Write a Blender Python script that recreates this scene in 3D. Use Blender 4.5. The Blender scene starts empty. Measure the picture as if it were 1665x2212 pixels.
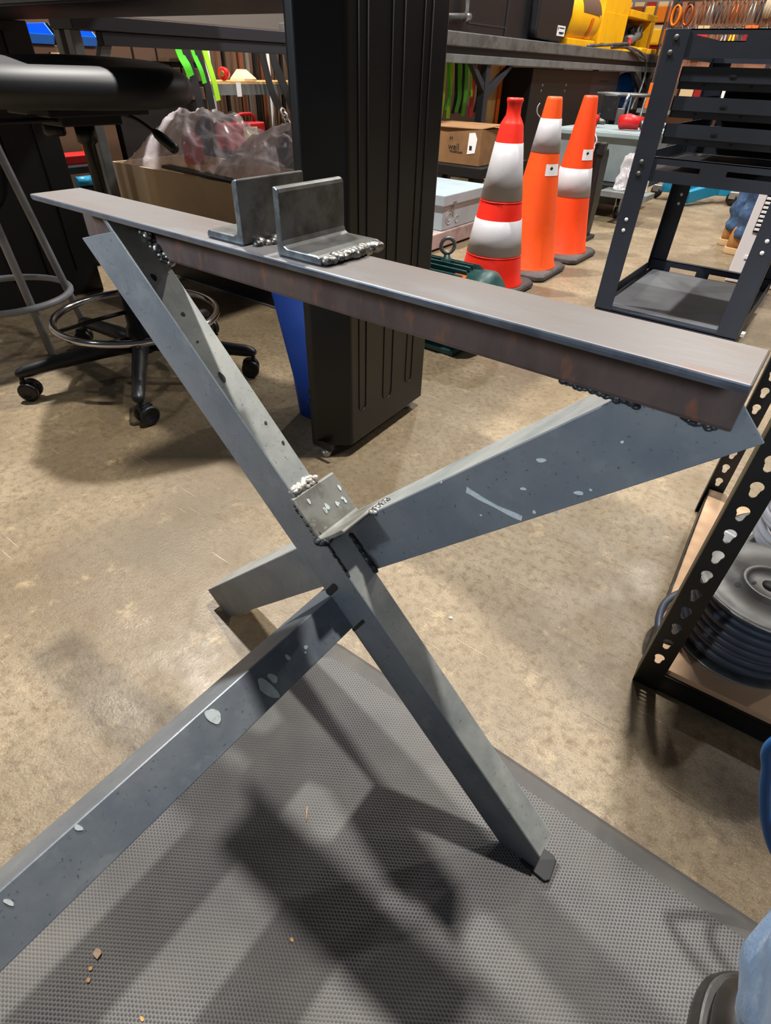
import bpy, bmesh, math, random
from mathutils import Vector, Matrix, Euler
random.seed(7)
S = bpy.context.scene
COL = S.collection
PI = math.pi
R = math.radians

# ------------------------------------------------------------------ materials
def _mix(nt, fac, a, b):
    n = nt.nodes.new('ShaderNodeMix'); n.data_type = 'RGBA'
    for i, v in ((0, fac), (6, a), (7, b)):
        if hasattr(v, 'is_linked'):
            nt.links.new(v, n.inputs[i])
        elif i == 0:
            n.inputs[0].default_value = v
        else:
            n.inputs[i].default_value = (*v[:3], 1)
    return n.outputs[2]

def _noise(nt, vec, scale, detail=4, rough=.55, lo=.4, hi=.6):
    n = nt.nodes.new('ShaderNodeTexNoise'); n.inputs['Scale'].default_value = scale
    n.inputs['Detail'].default_value = detail; n.inputs['Roughness'].default_value = rough
    nt.links.new(vec, n.inputs['Vector'])
    m = nt.nodes.new('ShaderNodeMapRange'); m.inputs[1].default_value = lo; m.inputs[2].default_value = hi
    nt.links.new(n.outputs[0], m.inputs[0])
    return m.outputs[0]

def srgb(r, g, b):
    f = lambda c: (c / 12.92 if c <= .04045 else ((c + .055) / 1.055) ** 2.4)
    return (f(r / 255), f(g / 255), f(b / 255))

MATS = {}
def mat(name, col, rough=.5, metal=0., layers=(), bump=None, spec=.5, coat=0., emit=None, alpha=None, trans=0., stretch=None, sheen=0.):
    """layers: (colour, scale, lo, hi, amount) noise layers laid over the base colour; bump: (scale, strength, distance)"""
    m = bpy.data.materials.new(name); m.use_nodes = True
    nt = m.node_tree; b = nt.nodes['Principled BSDF']
    tc = nt.nodes.new('ShaderNodeTexCoord'); vec = tc.outputs['Object']
    if stretch:
        mp = nt.nodes.new('ShaderNodeMapping'); mp.inputs['Scale'].default_value = stretch
        nt.links.new(vec, mp.inputs['Vector']); vec = mp.outputs[0]
    c = None
    for (lc, sc, lo, hi, am) in layers:
        f = _noise(nt, vec, sc, 5, .6, lo, hi)
        if am < 1:
            mm = nt.nodes.new('ShaderNodeMath'); mm.operation = 'MULTIPLY'; mm.inputs[1].default_value = am
            nt.links.new(f, mm.inputs[0]); f = mm.outputs[0]
        c = _mix(nt, f, c if c is not None else col, lc)
    if c is not None: nt.links.new(c, b.inputs['Base Color'])
    else: b.inputs['Base Color'].default_value = (*col[:3], 1)
    b.inputs['Roughness'].default_value = rough; b.inputs['Metallic'].default_value = metal
    b.inputs['Specular IOR Level'].default_value = spec
    b.inputs['Coat Weight'].default_value = coat
    if sheen: b.inputs['Sheen Weight'].default_value = sheen
    if trans: b.inputs['Transmission Weight'].default_value = trans
    if alpha is not None: b.inputs['Alpha'].default_value = alpha
    if emit:
        b.inputs['Emission Color'].default_value = (*emit[:3], 1); b.inputs['Emission Strength'].default_value = emit[3]
    if bump:
        n = nt.nodes.new('ShaderNodeTexNoise'); n.inputs['Scale'].default_value = bump[0]; n.inputs['Detail'].default_value = 4
        nt.links.new(vec, n.inputs['Vector'])
        bp = nt.nodes.new('ShaderNodeBump'); bp.inputs['Strength'].default_value = bump[1]; bp.inputs['Distance'].default_value = bump[2]
        nt.links.new(n.outputs[0], bp.inputs['Height']); nt.links.new(bp.outputs[0], b.inputs['Normal'])
    MATS[name] = m
    return m

def concrete_material():
    m = bpy.data.materials.new('polished_concrete'); m.use_nodes = True; nt = m.node_tree; b = nt.nodes['Principled BSDF']
    tc = nt.nodes.new('ShaderNodeTexCoord'); v = tc.outputs['Object']
    c = _mix(nt, _noise(nt, v, 3.2, 6, .62, .38, .64), srgb(124, 109, 86), srgb(154, 138, 112))
    c = _mix(nt, _noise(nt, v, 1.1, 5, .6, .47, .68), c, srgb(110, 93, 68))
    c = _mix(nt, _noise(nt, v, 14, 5, .7, .58, .74), c, srgb(176, 155, 120))
    c = _mix(nt, _noise(nt, v, 60, 4, .7, .46, .70), c, srgb(104, 86, 62))
    c = _mix(nt, _noise(nt, v, 420, 3, .6, .52, .74), c, srgb(88, 72, 52))
    c = _mix(nt, _noise(nt, v, 520, 3, .6, .60, .78), c, srgb(214, 196, 160))
    # worn dark stains with their own outlines
    c = _mix(nt, _noise(nt, v, 0.9, 3, .5, .60, .70), c, srgb(98, 86, 68))
    # thin scratches
    for ro, sc_, hi, cc in ((28, (6, 330, 1), .765, srgb(184, 166, 134)), (-47, (5, 380, 1), .77, srgb(184, 166, 134)), (75, (7, 300, 1), .76, srgb(92, 77, 56))):
        mp = nt.nodes.new('ShaderNodeMapping'); mp.inputs['Rotation'].default_value = (0, 0, R(ro)); mp.inputs['Scale'].default_value = sc_
        nt.links.new(v, mp.inputs['Vector'])
        c = _mix(nt, _noise(nt, mp.outputs[0], 1, 2, .4, hi - .04, hi + .02), c, cc)
    nt.links.new(c, b.inputs['Base Color'])
    rr = nt.nodes.new('ShaderNodeMapRange'); rr.inputs[3].default_value = .34; rr.inputs[4].default_value = .62
    nt.links.new(_noise(nt, v, 9, 4, .6, .3, .7), rr.inputs[0]); nt.links.new(rr.outputs[0], b.inputs['Roughness'])
    n = nt.nodes.new('ShaderNodeTexNoise'); n.inputs['Scale'].default_value = 190; n.inputs['Detail'].default_value = 3; nt.links.new(v, n.inputs['Vector'])
    bp = nt.nodes.new('ShaderNodeBump'); bp.inputs['Strength'].default_value = .25; bp.inputs['Distance'].default_value = .002
    nt.links.new(n.outputs[0], bp.inputs['Height']); nt.links.new(bp.outputs[0], b.inputs['Normal'])
    return m

def pebble_rubber_material():
    """rubber with a staggered field of small domes: three crossed waves give the hexagonal lattice"""
    m = bpy.data.materials.new('pebbled_rubber'); m.use_nodes = True; nt = m.node_tree; b = nt.nodes['Principled BSDF']
    tc = nt.nodes.new('ShaderNodeTexCoord'); v = tc.outputs['Object']
    a = .0043; k = 4 * PI / (math.sqrt(3) * a); tot = None
    for ang in (4, 64, 124):
        d = nt.nodes.new('ShaderNodeVectorMath'); d.operation = 'DOT_PRODUCT'
        d.inputs[1].default_value = (k * math.cos(R(ang)), k * math.sin(R(ang)), 0); nt.links.new(v, d.inputs[0])
        co = nt.nodes.new('ShaderNodeMath'); co.operation = 'COSINE'; nt.links.new(d.outputs['Value'], co.inputs[0])
        if tot is None: tot = co.outputs[0]
        else:
            ad = nt.nodes.new('ShaderNodeMath'); ad.operation = 'ADD'; nt.links.new(tot, ad.inputs[0]); nt.links.new(co.outputs[0], ad.inputs[1]); tot = ad.outputs[0]
    mr = nt.nodes.new('ShaderNodeMapRange'); mr.inputs[1].default_value = -1.5; mr.inputs[2].default_value = 2.2; nt.links.new(tot, mr.inputs[0])
    c = _mix(nt, mr.outputs[0], srgb(110, 108, 108), srgb(52, 52, 53))  # occlusion of the pebble relief painted in as darker dots
    c = _mix(nt, _noise(nt, v, 5, 5, .6, .42, .68), c, srgb(104, 101, 97))
    c = _mix(nt, _noise(nt, v, 2.2, 4, .6, .5, .66), c, srgb(72, 71, 71))
    nt.links.new(c, b.inputs['Base Color']); b.inputs['Roughness'].default_value = .62
    bp = nt.nodes.new('ShaderNodeBump'); bp.inputs['Strength'].default_value = .55; bp.inputs['Distance'].default_value = .0014
    nt.links.new(mr.outputs[0], bp.inputs['Height']); nt.links.new(bp.outputs[0], b.inputs['Normal'])
    return m

M = MATS
M['concrete'] = concrete_material()
M['mat'] = pebble_rubber_material()
mat('mat_border', srgb(74, 72, 70), .6, layers=[(srgb(92, 87, 80), 14, .45, .7, .8)], bump=(60, .3, .002))
mat('beam_steel', srgb(108, 103, 101), .48, .25, layers=[(srgb(104, 92, 86), 16, .45, .66, .85), (srgb(138, 142, 148), 6, .5, .64, .8), (srgb(122, 74, 50), 60, .62, .72, .55)], bump=(120, .25, .001), stretch=(.35, 1, 1))
mat('mill_edge', srgb(92, 100, 112), .36, .4, layers=[(srgb(68, 74, 86), 40, .45, .62, .8)])
mat('web_rust', srgb(82, 68, 64), .55, .2, layers=[(srgb(64, 52, 50), 30, .42, .62, .9), (srgb(130, 78, 48), 70, .58, .70, .6)], bump=(150, .35, .001), stretch=(1, 1, .4))
mat('leg_steel', srgb(158, 160, 156), .46, .2, layers=[(srgb(126, 132, 132), 14, .42, .64, .9), (srgb(150, 152, 148), 40, .56, .7, .6), (srgb(72, 74, 74), 260, .63, .70, .8)], bump=(180, .15, .001))  # leg steel as it looks lit, brightness put into the colour
mat('gusset_steel', srgb(126, 126, 120), .46, .25, layers=[(srgb(92, 90, 84), 30, .42, .62, .9), (srgb(160, 158, 150), 60, .58, .72, .7)], bump=(180, .15, .001))
mat('leg_steel_blue', srgb(116, 122, 128), .44, .22, layers=[(srgb(98, 106, 116), 12, .42, .64, .9), (srgb(128, 134, 138), 34, .56, .7, .6), (srgb(60, 64, 68), 240, .63, .7, .8)], bump=(180, .15, .001))  # same leg steel with cool shade put into the colour
mat('bracket_steel', srgb(110, 110, 108), .38, .45, layers=[(srgb(74, 72, 68), 40, .42, .64, .9), (srgb(150, 126, 92), 26, .62, .74, .5)], bump=(160, .2, .001))
mat('cut_edge', srgb(150, 162, 172), .32, .8, layers=[(srgb(104, 112, 122), 60, .45, .6, .8)])
mat('weld', srgb(140, 138, 134), .32, .85, layers=[(srgb(62, 60, 60), 120, .45, .6, .9)], bump=(300, .6, .002))
mat('weld_pale', srgb(196, 190, 180), .4, .4, layers=[(srgb(120, 112, 104), 160, .5, .64, .8)], bump=(300, .5, .002))
mat('weld_dark', srgb(66, 70, 76), .4, .7, layers=[(srgb(34, 36, 40), 150, .45, .6, .9)], bump=(300, .6, .002))
mat('paint_pale', srgb(188, 198, 198), .55, layers=[(srgb(150, 160, 160), 160, .5, .7, .7)])
mat('slot_dark', srgb(22, 23, 26), .6)
mat('powder_black', srgb(10, 10, 12), .36, 0, spec=.4, layers=[(srgb(24, 21, 17), 5, .5, .72, .6)], bump=(400, .05, .0005))
mat('black_plain', srgb(14, 14, 16), .5)
mat('black_plastic', srgb(24, 25, 28), .42, bump=(300, .08, .0005), layers=[(srgb(64, 60, 56), 30, .6, .75, .5)])
mat('vinyl_black', srgb(24, 26, 30), .55, bump=(260, .12, .0006), spec=.6)
mat('worn_edge', srgb(128, 112, 84), .5, .3)
mat('chrome', srgb(205, 205, 210), .12, 1.0)
mat('zinc', srgb(176, 178, 180), .3, .9)
mat('dark_zinc', srgb(120, 120, 118), .42, .55, layers=[(srgb(80, 80, 80), 12, .45, .62, .8)], bump=(40, .1, .002))
mat('gray_paint_tube', srgb(158, 160, 166), .42, layers=[(srgb(130, 130, 136), 20, .5, .68, .6)])
mat('bench_top', srgb(96, 96, 94), .6, layers=[(srgb(70, 68, 66), 6, .44, .64, .9), (srgb(122, 116, 106), 18, .58, .72, .6)])
mat('bench_steel', srgb(120, 124, 124), .5, .2, layers=[(srgb(98, 100, 100), 9, .45, .65, .8)])
mat('bench_dark', srgb(44, 46, 54), .5, .1)  # left bench steel with shade in its colour; also other dark parts
mat('cart_blue', srgb(36, 42, 54), .5, 0, bump=(500, .12, .0005), layers=[(srgb(42, 48, 60), 9, .45, .66, .7)])
mat('cart_mat', srgb(92, 94, 98), .6, bump=(300, .2, .0008), layers=[(srgb(78, 80, 82), 10, .45, .65, .8)])
mat('cone_red', srgb(246, 44, 26), .42, layers=[(srgb(230, 38, 24), 9, .4, .66, .8)], spec=.5)
mat('cone_orange', srgb(255, 92, 26), .46, layers=[(srgb(244, 82, 24), 9, .4, .66, .8), (srgb(210, 90, 50), 40, .64, .74, .5)])
mat('cone_deep_orange', srgb(252, 76, 22), .45, layers=[(srgb(238, 68, 20), 9, .4, .66, .8)])
mat('reflective', srgb(184, 183, 188), .5, .0, layers=[(srgb(178, 178, 186), 70, .48, .70, .6), (srgb(160, 158, 164), 20, .60, .78, .5)], bump=(180, .25, .001))
mat('rubber_base', srgb(72, 68, 68), .7, layers=[(srgb(96, 88, 84), 14, .5, .68, .8)], bump=(120, .2, .001))
mat('enclosure_gray', srgb(158, 174, 182), .42, layers=[(srgb(146, 160, 170), 7, .45, .65, .6)])
mat('skid_gray', srgb(162, 150, 148), .6, layers=[(srgb(130, 110, 106), 12, .48, .66, .8)])
mat('cardboard', srgb(224, 198, 164), .8, layers=[(srgb(212, 184, 148), 5, .45, .65, .7)])
mat('cardboard_dark', srgb(138, 100, 62), .8, layers=[(srgb(112, 80, 48), 6, .45, .65, .7)])
mat('ink', srgb(34, 30, 28), .8)
mat('plastic_film', srgb(206, 198, 202), .18, alpha=.60, spec=.6, bump=(26, .5, .01))
mat('motor_green', srgb(42, 84, 82), .45, layers=[(srgb(30, 64, 64), 20, .45, .65, .7)])
mat('yellow', srgb(255, 190, 10), .45, layers=[(srgb(240, 168, 8), 8, .45, .65, .6)])
mat('orange_plastic', srgb(240, 110, 20), .45)
mat('red_plastic', srgb(204, 24, 26), .42)
mat('red_dark', srgb(150, 12, 18), .45)
mat('blue_plastic', srgb(8, 74, 176), .42, layers=[(srgb(6, 62, 156), 8, .45, .65, .6)])
mat('bin_blue', srgb(24, 126, 250), .35)
mat('teal', srgb(20, 132, 172), .42)
mat('blue_hose', srgb(6, 92, 162), .45)
mat('lime', srgb(170, 232, 40), .6)
mat('lime_green', srgb(84, 214, 40), .6)
mat('webbing_black', srgb(26, 26, 28), .8, bump=(500, .3, .001))
mat('webbing_red', srgb(206, 40, 46), .7)
mat('wood', srgb(214, 168, 108), .6, layers=[(srgb(188, 140, 84), 7, .45, .62, .8)], stretch=(1, 1, .15))
mat('mdf', srgb(202, 166, 132), .7, layers=[(srgb(186, 150, 116), 5, .45, .65, .7), (srgb(170, 132, 100), 200, .6, .72, .5)])
mat('rack_black', srgb(12, 12, 13), .42, layers=[(srgb(26, 25, 23), 12, .5, .7, .7)])
mat('cable_navy', srgb(62, 70, 84), .4)
mat('cable_gray', srgb(188, 188, 192), .45)
mat('white_plastic', srgb(226, 222, 224), .45)
mat('label_white', srgb(236, 236, 238), .6)
mat('label_tan', srgb(208, 182, 140), .7)
mat('denim', srgb(112, 144, 182), .85, layers=[(srgb(88, 118, 156), 16, .42, .64, .9), (srgb(150, 176, 204), 34, .55, .7, .6)], bump=(420, .5, .001), sheen=.15)
mat('denim_dark', srgb(60, 88, 124), .85, layers=[(srgb(34, 54, 86), 14, .42, .62, .9), (srgb(96, 126, 160), 26, .55, .7, .6)], bump=(300, .4, .001))
mat('boot_tan', srgb(172, 122, 66), .6, layers=[(srgb(158, 100, 40), 14, .45, .65, .8)])
mat('boot_sole', srgb(196, 164, 120), .7)
mat('shoe_black', srgb(36, 33, 31), .4, layers=[(srgb(58, 52, 46), 20, .5, .68, .7)], bump=(150, .15, .001))
mat('skin', srgb(198, 150, 122), .55)
mat('hair', srgb(58, 40, 28), .7)
mat('shirt', srgb(70, 74, 82), .85)
mat('leaf', srgb(176, 150, 122), .8)
mat('crumb', srgb(196, 150, 92), .8)
mat('gray_bin', srgb(142, 156, 160), .5, layers=[(srgb(124, 136, 140), 7, .45, .65, .6)])
mat('steel_bar', srgb(150, 146, 140), .4, .6)
mat('rust_bar', srgb(120, 72, 46), .6, .3)
mat('brown_bar', srgb(92, 66, 48), .65)
mat('wall_paint', srgb(120, 112, 106), .8)
mat('pegboard', srgb(150, 108, 84), .75, layers=[(srgb(128, 84, 62), 4, .45, .65, .7)])
mat('copper', srgb(170, 88, 44), .3, .6)
mat('glove_white', srgb(206, 212, 226), .8, layers=[(srgb(150, 150, 156), 14, .45, .65, .8)])
mat('glove_tan', srgb(178, 160, 134), .8)
mat('brass', srgb(190, 160, 90), .35, .8)
mat('amber', srgb(226, 120, 20), .3)

# ------------------------------------------------------------------ mesh helpers
class MB:
    def __init__(s): s.v = []; s.f = []; s.sm = []
    def add(s, vs, fs, smooth=False):
        o = len(s.v); s.v += [Vector(p) for p in vs]
        for f in fs: s.f.append([i + o for i in f]); s.sm.append(smooth)
        return s
    def box(s, x0, x1, y0, y1, z0, z1, mx=None):
        vs = [Vector((x, y, z)) for z in (z0, z1) for y in (y0, y1) for x in (x0, x1)]
        if mx: vs = [mx @ p for p in vs]
        return s.add(vs, [(0, 2, 3, 1), (4, 5, 7, 6), (0, 1, 5, 4), (2, 6, 7, 3), (0, 4, 6, 2), (1, 3, 7, 5)])
    def cbox(s, c, d, mx=None):
        m = Matrix.Translation(c) @ (mx.to_4x4() if mx else Matrix.Identity(4))
        return s.box(-d[0] / 2, d[0] / 2, -d[1] / 2, d[1] / 2, -d[2] / 2, d[2] / 2, m)
    def prism(s, pts, ext, smooth=False):
        """pts: 3-D polygon, ext: extrusion vector"""
        n = len(pts); a = [Vector(p) for p in pts]; e = Vector(ext)
        return s.add(a + [p + e for p in a], [tuple(range(n))[::-1], tuple(range(n, 2 * n))] + [(i, (i + 1) % n, n + (i + 1) % n, n + i) for i in range(n)], smooth)
    def hprism(s, outer, inner, ext):
        """polygon outline with one hole of the same number of points"""
        n = len(outer); e = Vector(ext); o = [Vector(p) for p in outer]; h = [Vector(p) for p in inner]
        vs = o + h + [p + e for p in o] + [p + e for p in h]; fs = []
        for i in range(n):
            j = (i + 1) % n
            fs += [(i, n + i, n + j, j), (2 * n + i, 2 * n + j, 3 * n + j, 3 * n + i), (i, j, 2 * n + j, 2 * n + i), (n + i, 3 * n + i, 3 * n + j, n + j)]
        return s.add(vs, fs)
    def tube(s, pts, r, n=12, closed=False, caps=True, smooth=True):
        P = [Vector(p) for p in pts]; m = len(P)
        rs = r if isinstance(r, (list, tuple)) else [r] * m
        up = None; rings = []
        for i in range(m):
            if closed: t = P[(i + 1) % m] - P[i - 1]
            else: t = P[min(i + 1, m - 1)] - P[max(i - 1, 0)]
            t.normalize()
            if up is None: up = t.orthogonal().normalized()
            else:
                up = up - t * up.dot(t)
                up = up.normalized() if up.length > 1e-6 else t.orthogonal().normalized()
            b = t.cross(up)
            rings.append([P[i] + (up * math.cos(2 * PI * k / n) + b * math.sin(2 * PI * k / n)) * rs[i] for k in range(n)])
        return s.loft(rings, closed, caps, smooth)
    def loft(s, rings, closed=False, caps=True, smooth=True):
        n = len(rings[0]); m = len(rings); vs = [p for r in rings for p in r]; fs = []
        for i in range(m if closed else m - 1):
            a, b = i * n, ((i + 1) % m) * n
            for k in range(n):
                fs.append((a + k, a + (k + 1) % n, b + (k + 1) % n, b + k))
        s.add(vs, fs, smooth)
        if caps and not closed:
            o = len(s.v) - n * m
            s.f.append([o + k for k in range(n)][::-1]); s.sm.append(False)
            s.f.append([o + (m - 1) * n + k for k in range(n)]); s.sm.append(False)
        return s
    def lathe(s, prof, c=(0, 0, 0), n=32, mx=None, smooth=True):
        """prof: (radius, height) pairs, revolved about local z"""
        T = Matrix.Translation(c) @ (mx.to_4x4() if mx else Matrix.Identity(4))
        rings = [[T @ Vector((max(r, 1e-5) * math.cos(2 * PI * k / n), max(r, 1e-5) * math.sin(2 * PI * k / n), z)) for k in range(n)] for r, z in prof]
        return s.loft(rings, False, True, smooth)
    def ball(s, c, r, sx=1, sy=1, sz=1, n=14, mx=None):
        prof = [(math.sin(PI * i / n), -math.cos(PI * i / n)) for i in range(n + 1)]
        T = Matrix.Translation(c) @ (mx.to_4x4() if mx else Matrix.Identity(4)) @ Matrix.Diagonal((r * sx, r * sy, r * sz, 1))
        rings = [[T @ Vector((max(a, 1e-4) * math.cos(2 * PI * k / 16), max(a, 1e-4) * math.sin(2 * PI * k / 16), z)) for k in range(16)] for a, z in prof]
        return s.loft(rings, False, True, True)
    def ring(s, c, R0, r, n=40, k=10, mx=None, a0=0, a1=2 * PI):
        T = Matrix.Translation(c) @ (mx.to_4x4() if mx else Matrix.Identity(4))
        full = abs(a1 - a0 - 2 * PI) < 1e-6
        pts = [T @ Vector((R0 * math.cos(a0 + (a1 - a0) * i / (n if full else n - 1)), R0 * math.sin(a0 + (a1 - a0) * i / (n if full else n - 1)), 0)) for i in range(n)]
        return s.tube(pts, r, k, closed=full)
    def sheet(s, f, nu, nv, th=0, smooth=True):
        """f(u, v) -> point; thickness downwards along the normal of the grid"""
        g = [[Vector(f(i / nu, j / nv)) for j in range(nv + 1)] for i in range(nu + 1)]
        vs = [p for r in g for p in r]; w = nv + 1
        fs = [(i * w + j, (i + 1) * w + j, (i + 1) * w + j + 1, i * w + j + 1) for i in range(nu) for j in range(nv)]
        return s.add(vs, fs, smooth)
    def build(s, name, m, parent=None, bevel=0, seg=2, smooth=None, ang=35, solid=0, sub=0, world=True):
        me = bpy.data.meshes.new(name)
        off = Vector(parent_loc(parent)) if (parent is not None and world) else Vector((0, 0, 0))
        me.from_pydata([p - off for p in s.v], [], s.f)
        for p, q in zip(me.polygons, s.sm): p.use_smooth = q if smooth is None else smooth
        bm = bmesh.new(); bm.from_mesh(me); bmesh.ops.recalc_face_normals(bm, faces=bm.faces); bm.to_mesh(me); bm.free()
        o = bpy.data.objects.new(name, me); COL.objects.link(o)
        mm = M[m] if isinstance(m, str) else m
        me.materials.append(mm)
        if parent is not None: o.parent = parent
        if solid:
            d = o.modifiers.new('thick', 'SOLIDIFY'); d.thickness = solid; d.offset = 0
        if bevel:
            d = o.modifiers.new('bevel', 'BEVEL'); d.width = bevel; d.segments = seg; d.limit_method = 'ANGLE'; d.angle_limit = R(ang); d.harden_normals = False
        if sub:
            d = o.modifiers.new('sub', 'SUBSURF'); d.levels = sub; d.render_levels = sub
        return o

def parent_loc(p):
    v = Vector((0, 0, 0))
    while p is not None: v += p.location; p = p.parent
    return v

def thing(name, label, cat, loc=(0, 0, 0), group=None):
    o = bpy.data.objects.new(name, None); o.empty_display_size = .05; COL.objects.link(o)
    o.location = loc; o['label'] = label; o['category'] = cat
    if group: o['group'] = group
    return o
def tag(o, label, cat, group=None, kind=None):
    o['label'] = label; o['category'] = cat
    if group: o['group'] = group
    if kind: o['kind'] = kind
    return o
def struct(o):
    o['kind'] = 'structure'; return o
def lab(o, text): o['label'] = text; return o
def solo(mb, name, m, label, cat, loc, group=None, **k):
    """a thing that is one mesh; its origin is moved to loc"""
    o = mb.build(name, m, None, **k)
    o.data.transform(Matrix.Translation(-Vector(loc))); o.location = loc
    return tag(o, label, cat, group)
def dup(root, loc, label, group=None):
    r = root.copy(); COL.objects.link(r); r.location = loc; r['label'] = label
    if group: r['group'] = group
    for ch in list(root.children):
        c = ch.copy(); COL.objects.link(c); c.parent = r
        for g2 in ch.children:
            d = g2.copy(); COL.objects.link(d); d.parent = c
    return r

def text_mesh(txt, size, mx, m, name, parent, th=.0006, off=(0, 0, 0)):
    cu = bpy.data.curves.new('txt', 'FONT'); cu.body = txt; cu.size = size; cu.extrude = th; cu.align_x = 'CENTER'; cu.align_y = 'CENTER'
    o = bpy.data.objects.new('txt', cu); COL.objects.link(o)
    dg = bpy.context.evaluated_depsgraph_get(); me = bpy.data.meshes.new_from_object(o.evaluated_get(dg))
    bpy.data.objects.remove(o); me.transform(mx)
    me.transform(Matrix.Translation(-parent_loc(parent)))
    me.materials.clear(); me.materials.append(M[m])
    q = bpy.data.objects.new(name, me); COL.objects.link(q); q.parent = parent
    return q
def basis(x, z, c):
    """matrix whose local x and z (facing) axes are given, placed at c"""
    x = Vector(x).normalized(); z = Vector(z).normalized(); y = z.cross(x)
    m = Matrix((x, y, z)).transposed().to_4x4(); m.translation = Vector(c); return m
def arc(c, r, a0, a1, n, ax=(1, 0, 0), ay=(0, 0, 1)):
    c = Vector(c); ax = Vector(ax); ay = Vector(ay)
    return [c + ax * (r * math.cos(a0 + (a1 - a0) * i / (n - 1))) + ay * (r * math.sin(a0 + (a1 - a0) * i / (n - 1))) for i in range(n)]
def spline(pts, n=8):
    """Catmull-Rom through the points"""
    P = [Vector(p) for p in pts]; P = [P[0] * 2 - P[1]] + P + [P[-1] * 2 - P[-2]]; out = []
    for i in range(1, len(P) - 2):
        for k in range(n):
            t = k / n
            out.append(.5 * ((2 * P[i]) + (P[i + 1] - P[i - 1]) * t + (2 * P[i - 1] - 5 * P[i] + 4 * P[i + 1] - P[i + 2]) * t * t + (3 * P[i] - P[i - 1] - 3 * P[i + 1] + P[i + 2]) * t ** 3))
    return out + [P[-2]]

# ------------------------------------------------------------------ setting
def grid_plane(x0, x1, y0, y1, z):
    return MB().add([(x0, y0, z), (x1, y0, z), (x1, y1, z), (x0, y1, z)], [(0, 1, 2, 3)])
struct(grid_plane(-9, 5, -5, 12, 0).build('floor', 'concrete'))
struct(MB().box(-9, 5, 9.6, 9.75, 0, 5.5).build('wall_back', 'wall_paint'))
struct(MB().box(-6.2, -6.05, -5, 9.6, 0, 5.5).build('wall_left', 'wall_paint'))

# ------------------------------------------------------------------ rubber mat
def rrect(x0, x1, y0, y1, r, n=6, z=0.):
    out = []
    for cx, cy, a in ((x1 - r, y1 - r, 0), (x0 + r, y1 - r, 90), (x0 + r, y0 + r, 180), (x1 - r, y0 + r, 270)):
        for i in range(n + 1):
            t = R(a + 90 * i / n); out.append(Vector((cx + r * math.cos(t), cy + r * math.sin(t), z)))
    return out
t = thing('rubber_floor_mat', 'dark grey pebbled rubber floor mat under the steel trestle', 'floor mat', (.08, -.1, 0))
mb = MB(); o0 = rrect(-.455, .62, -.7, .445, .05, z=0.0); o1 = rrect(-.447, .612, -.692, .437, .05, z=.006); o2 = rrect(-.42, .585, -.665, .412, .04, z=.0112)
mb.loft([o0, o1, o2], smooth=False); mb.build('border', 'mat_border', t)
mb = MB(); mb.loft([rrect(-.42, .585, -.665, .412, .04, z=.0112), rrect(-.4185, .5835, -.6635, .4105, .04, z=.0122)], smooth=False); mb.build('pebbled_surface', 'mat', t)

# ------------------------------------------------------------------ welded steel trestle
def lpoly(o, ua, ub, la, lb, th, f=.004):
    """outline of an angle section: outer corner o, legs along ua and ub, rounded root and toes"""
    o = Vector(o); ua = Vector(ua); ub = Vector(ub)
    q = [(.0012, 0), (la, 0), (la, th * .45), (la - th * .2, th * .85), (la - th * .55, th), (th + f, th), (th + f * .3, th + f * .3), (th, th + f), (th, lb - th * .55), (th * .85, lb - th * .2), (th * .45, lb), (0, lb), (0, .0012)]
    return [o + ua * a + ub * b for a, b in q]
def bead(mb, p0, p1, r, n, sq=.6, jit=.25):
    p0 = Vector(p0); p1 = Vector(p1)
    for i in range(n):
        p = p0.lerp(p1, i / max(n - 1, 1)) + Vector((random.uniform(-1, 1), random.uniform(-1, 1), random.uniform(-1, 1))) * r * jit
        mb.ball(p, r * random.uniform(.85, 1.15), n=7, sz=sq + .3 * random.random())
    return mb
D45 = Vector((.70711, 0, -.70711)); U45 = Vector((.70711, 0, .70711)); V45 = Vector((-.70711, 0, .70711))
tr = thing('steel_trestle', 'welded angle iron trestle stand with crossed legs and a level top rail', 'trestle', (-.33, .34, 0))
# top rail: angle with a level flange and a hanging web at the back
ZT = .6833
rail = MB(); P = lpoly((-.712, .366, ZT), (0, -1, 0), (0, 0, -1), .058, .052, .0066)
rail.prism(P, (.7105, 0, 0)); rail_o = rail.build('top_rail', 'beam_steel', tr, bevel=.0012, ang=50)
rail_o.data.materials.append(M['web_rust']); rail_o.data.materials.append(M['mill_edge'])
for p in rail_o.data.polygons:
    c = p.center + Vector(tr.location)
    if c.z < ZT - .012 and abs(p.normal.y) > .5: p.material_index = 1
    elif c.z > ZT - .012 and p.normal.y < -.5: p.material_index = 2
# two short angle pieces welded back to back on the rail
def bracket(x, sgn, lbl):
    mb = MB(); P = lpoly((x, .3165, ZT + .0004), (sgn, 0, 0), (0, 0, 1), .0455, .0465, .0062, .005)
    mb.prism(P, (0, .0735, 0)); o = mb.build('rail_bracket', 'bracket_steel', tr, bevel=.0009, ang=50)
    o['label'] = lbl
    o.data.materials.append(M['cut_edge'])
    for p in o.data.polygons:
        if abs(p.normal.y) > .9: p.material_index = 1
    return o
bk1 = bracket(-.3795, -1, 'left angle bracket with its foot pointing left')
bk2 = bracket(-.3405, 1, 'right angle bracket with its foot pointing right')
mb = MB(); bead(mb, (-.293, .322, ZT + .003), (-.293, .386, ZT + .003), .0052, 22); mb.build('weld_bead', 'weld', tr, smooth=True)
mb = MB(); bead(mb, (-.374, .326, ZT + .001), (-.374, .372, ZT + .001), .0045, 14); bead(mb, (-.370, .335, ZT + .0008), (-.366, .368, ZT + .0008), .0038, 9); mb.build('weld_bead', 'weld', tr, smooth=True)
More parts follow.
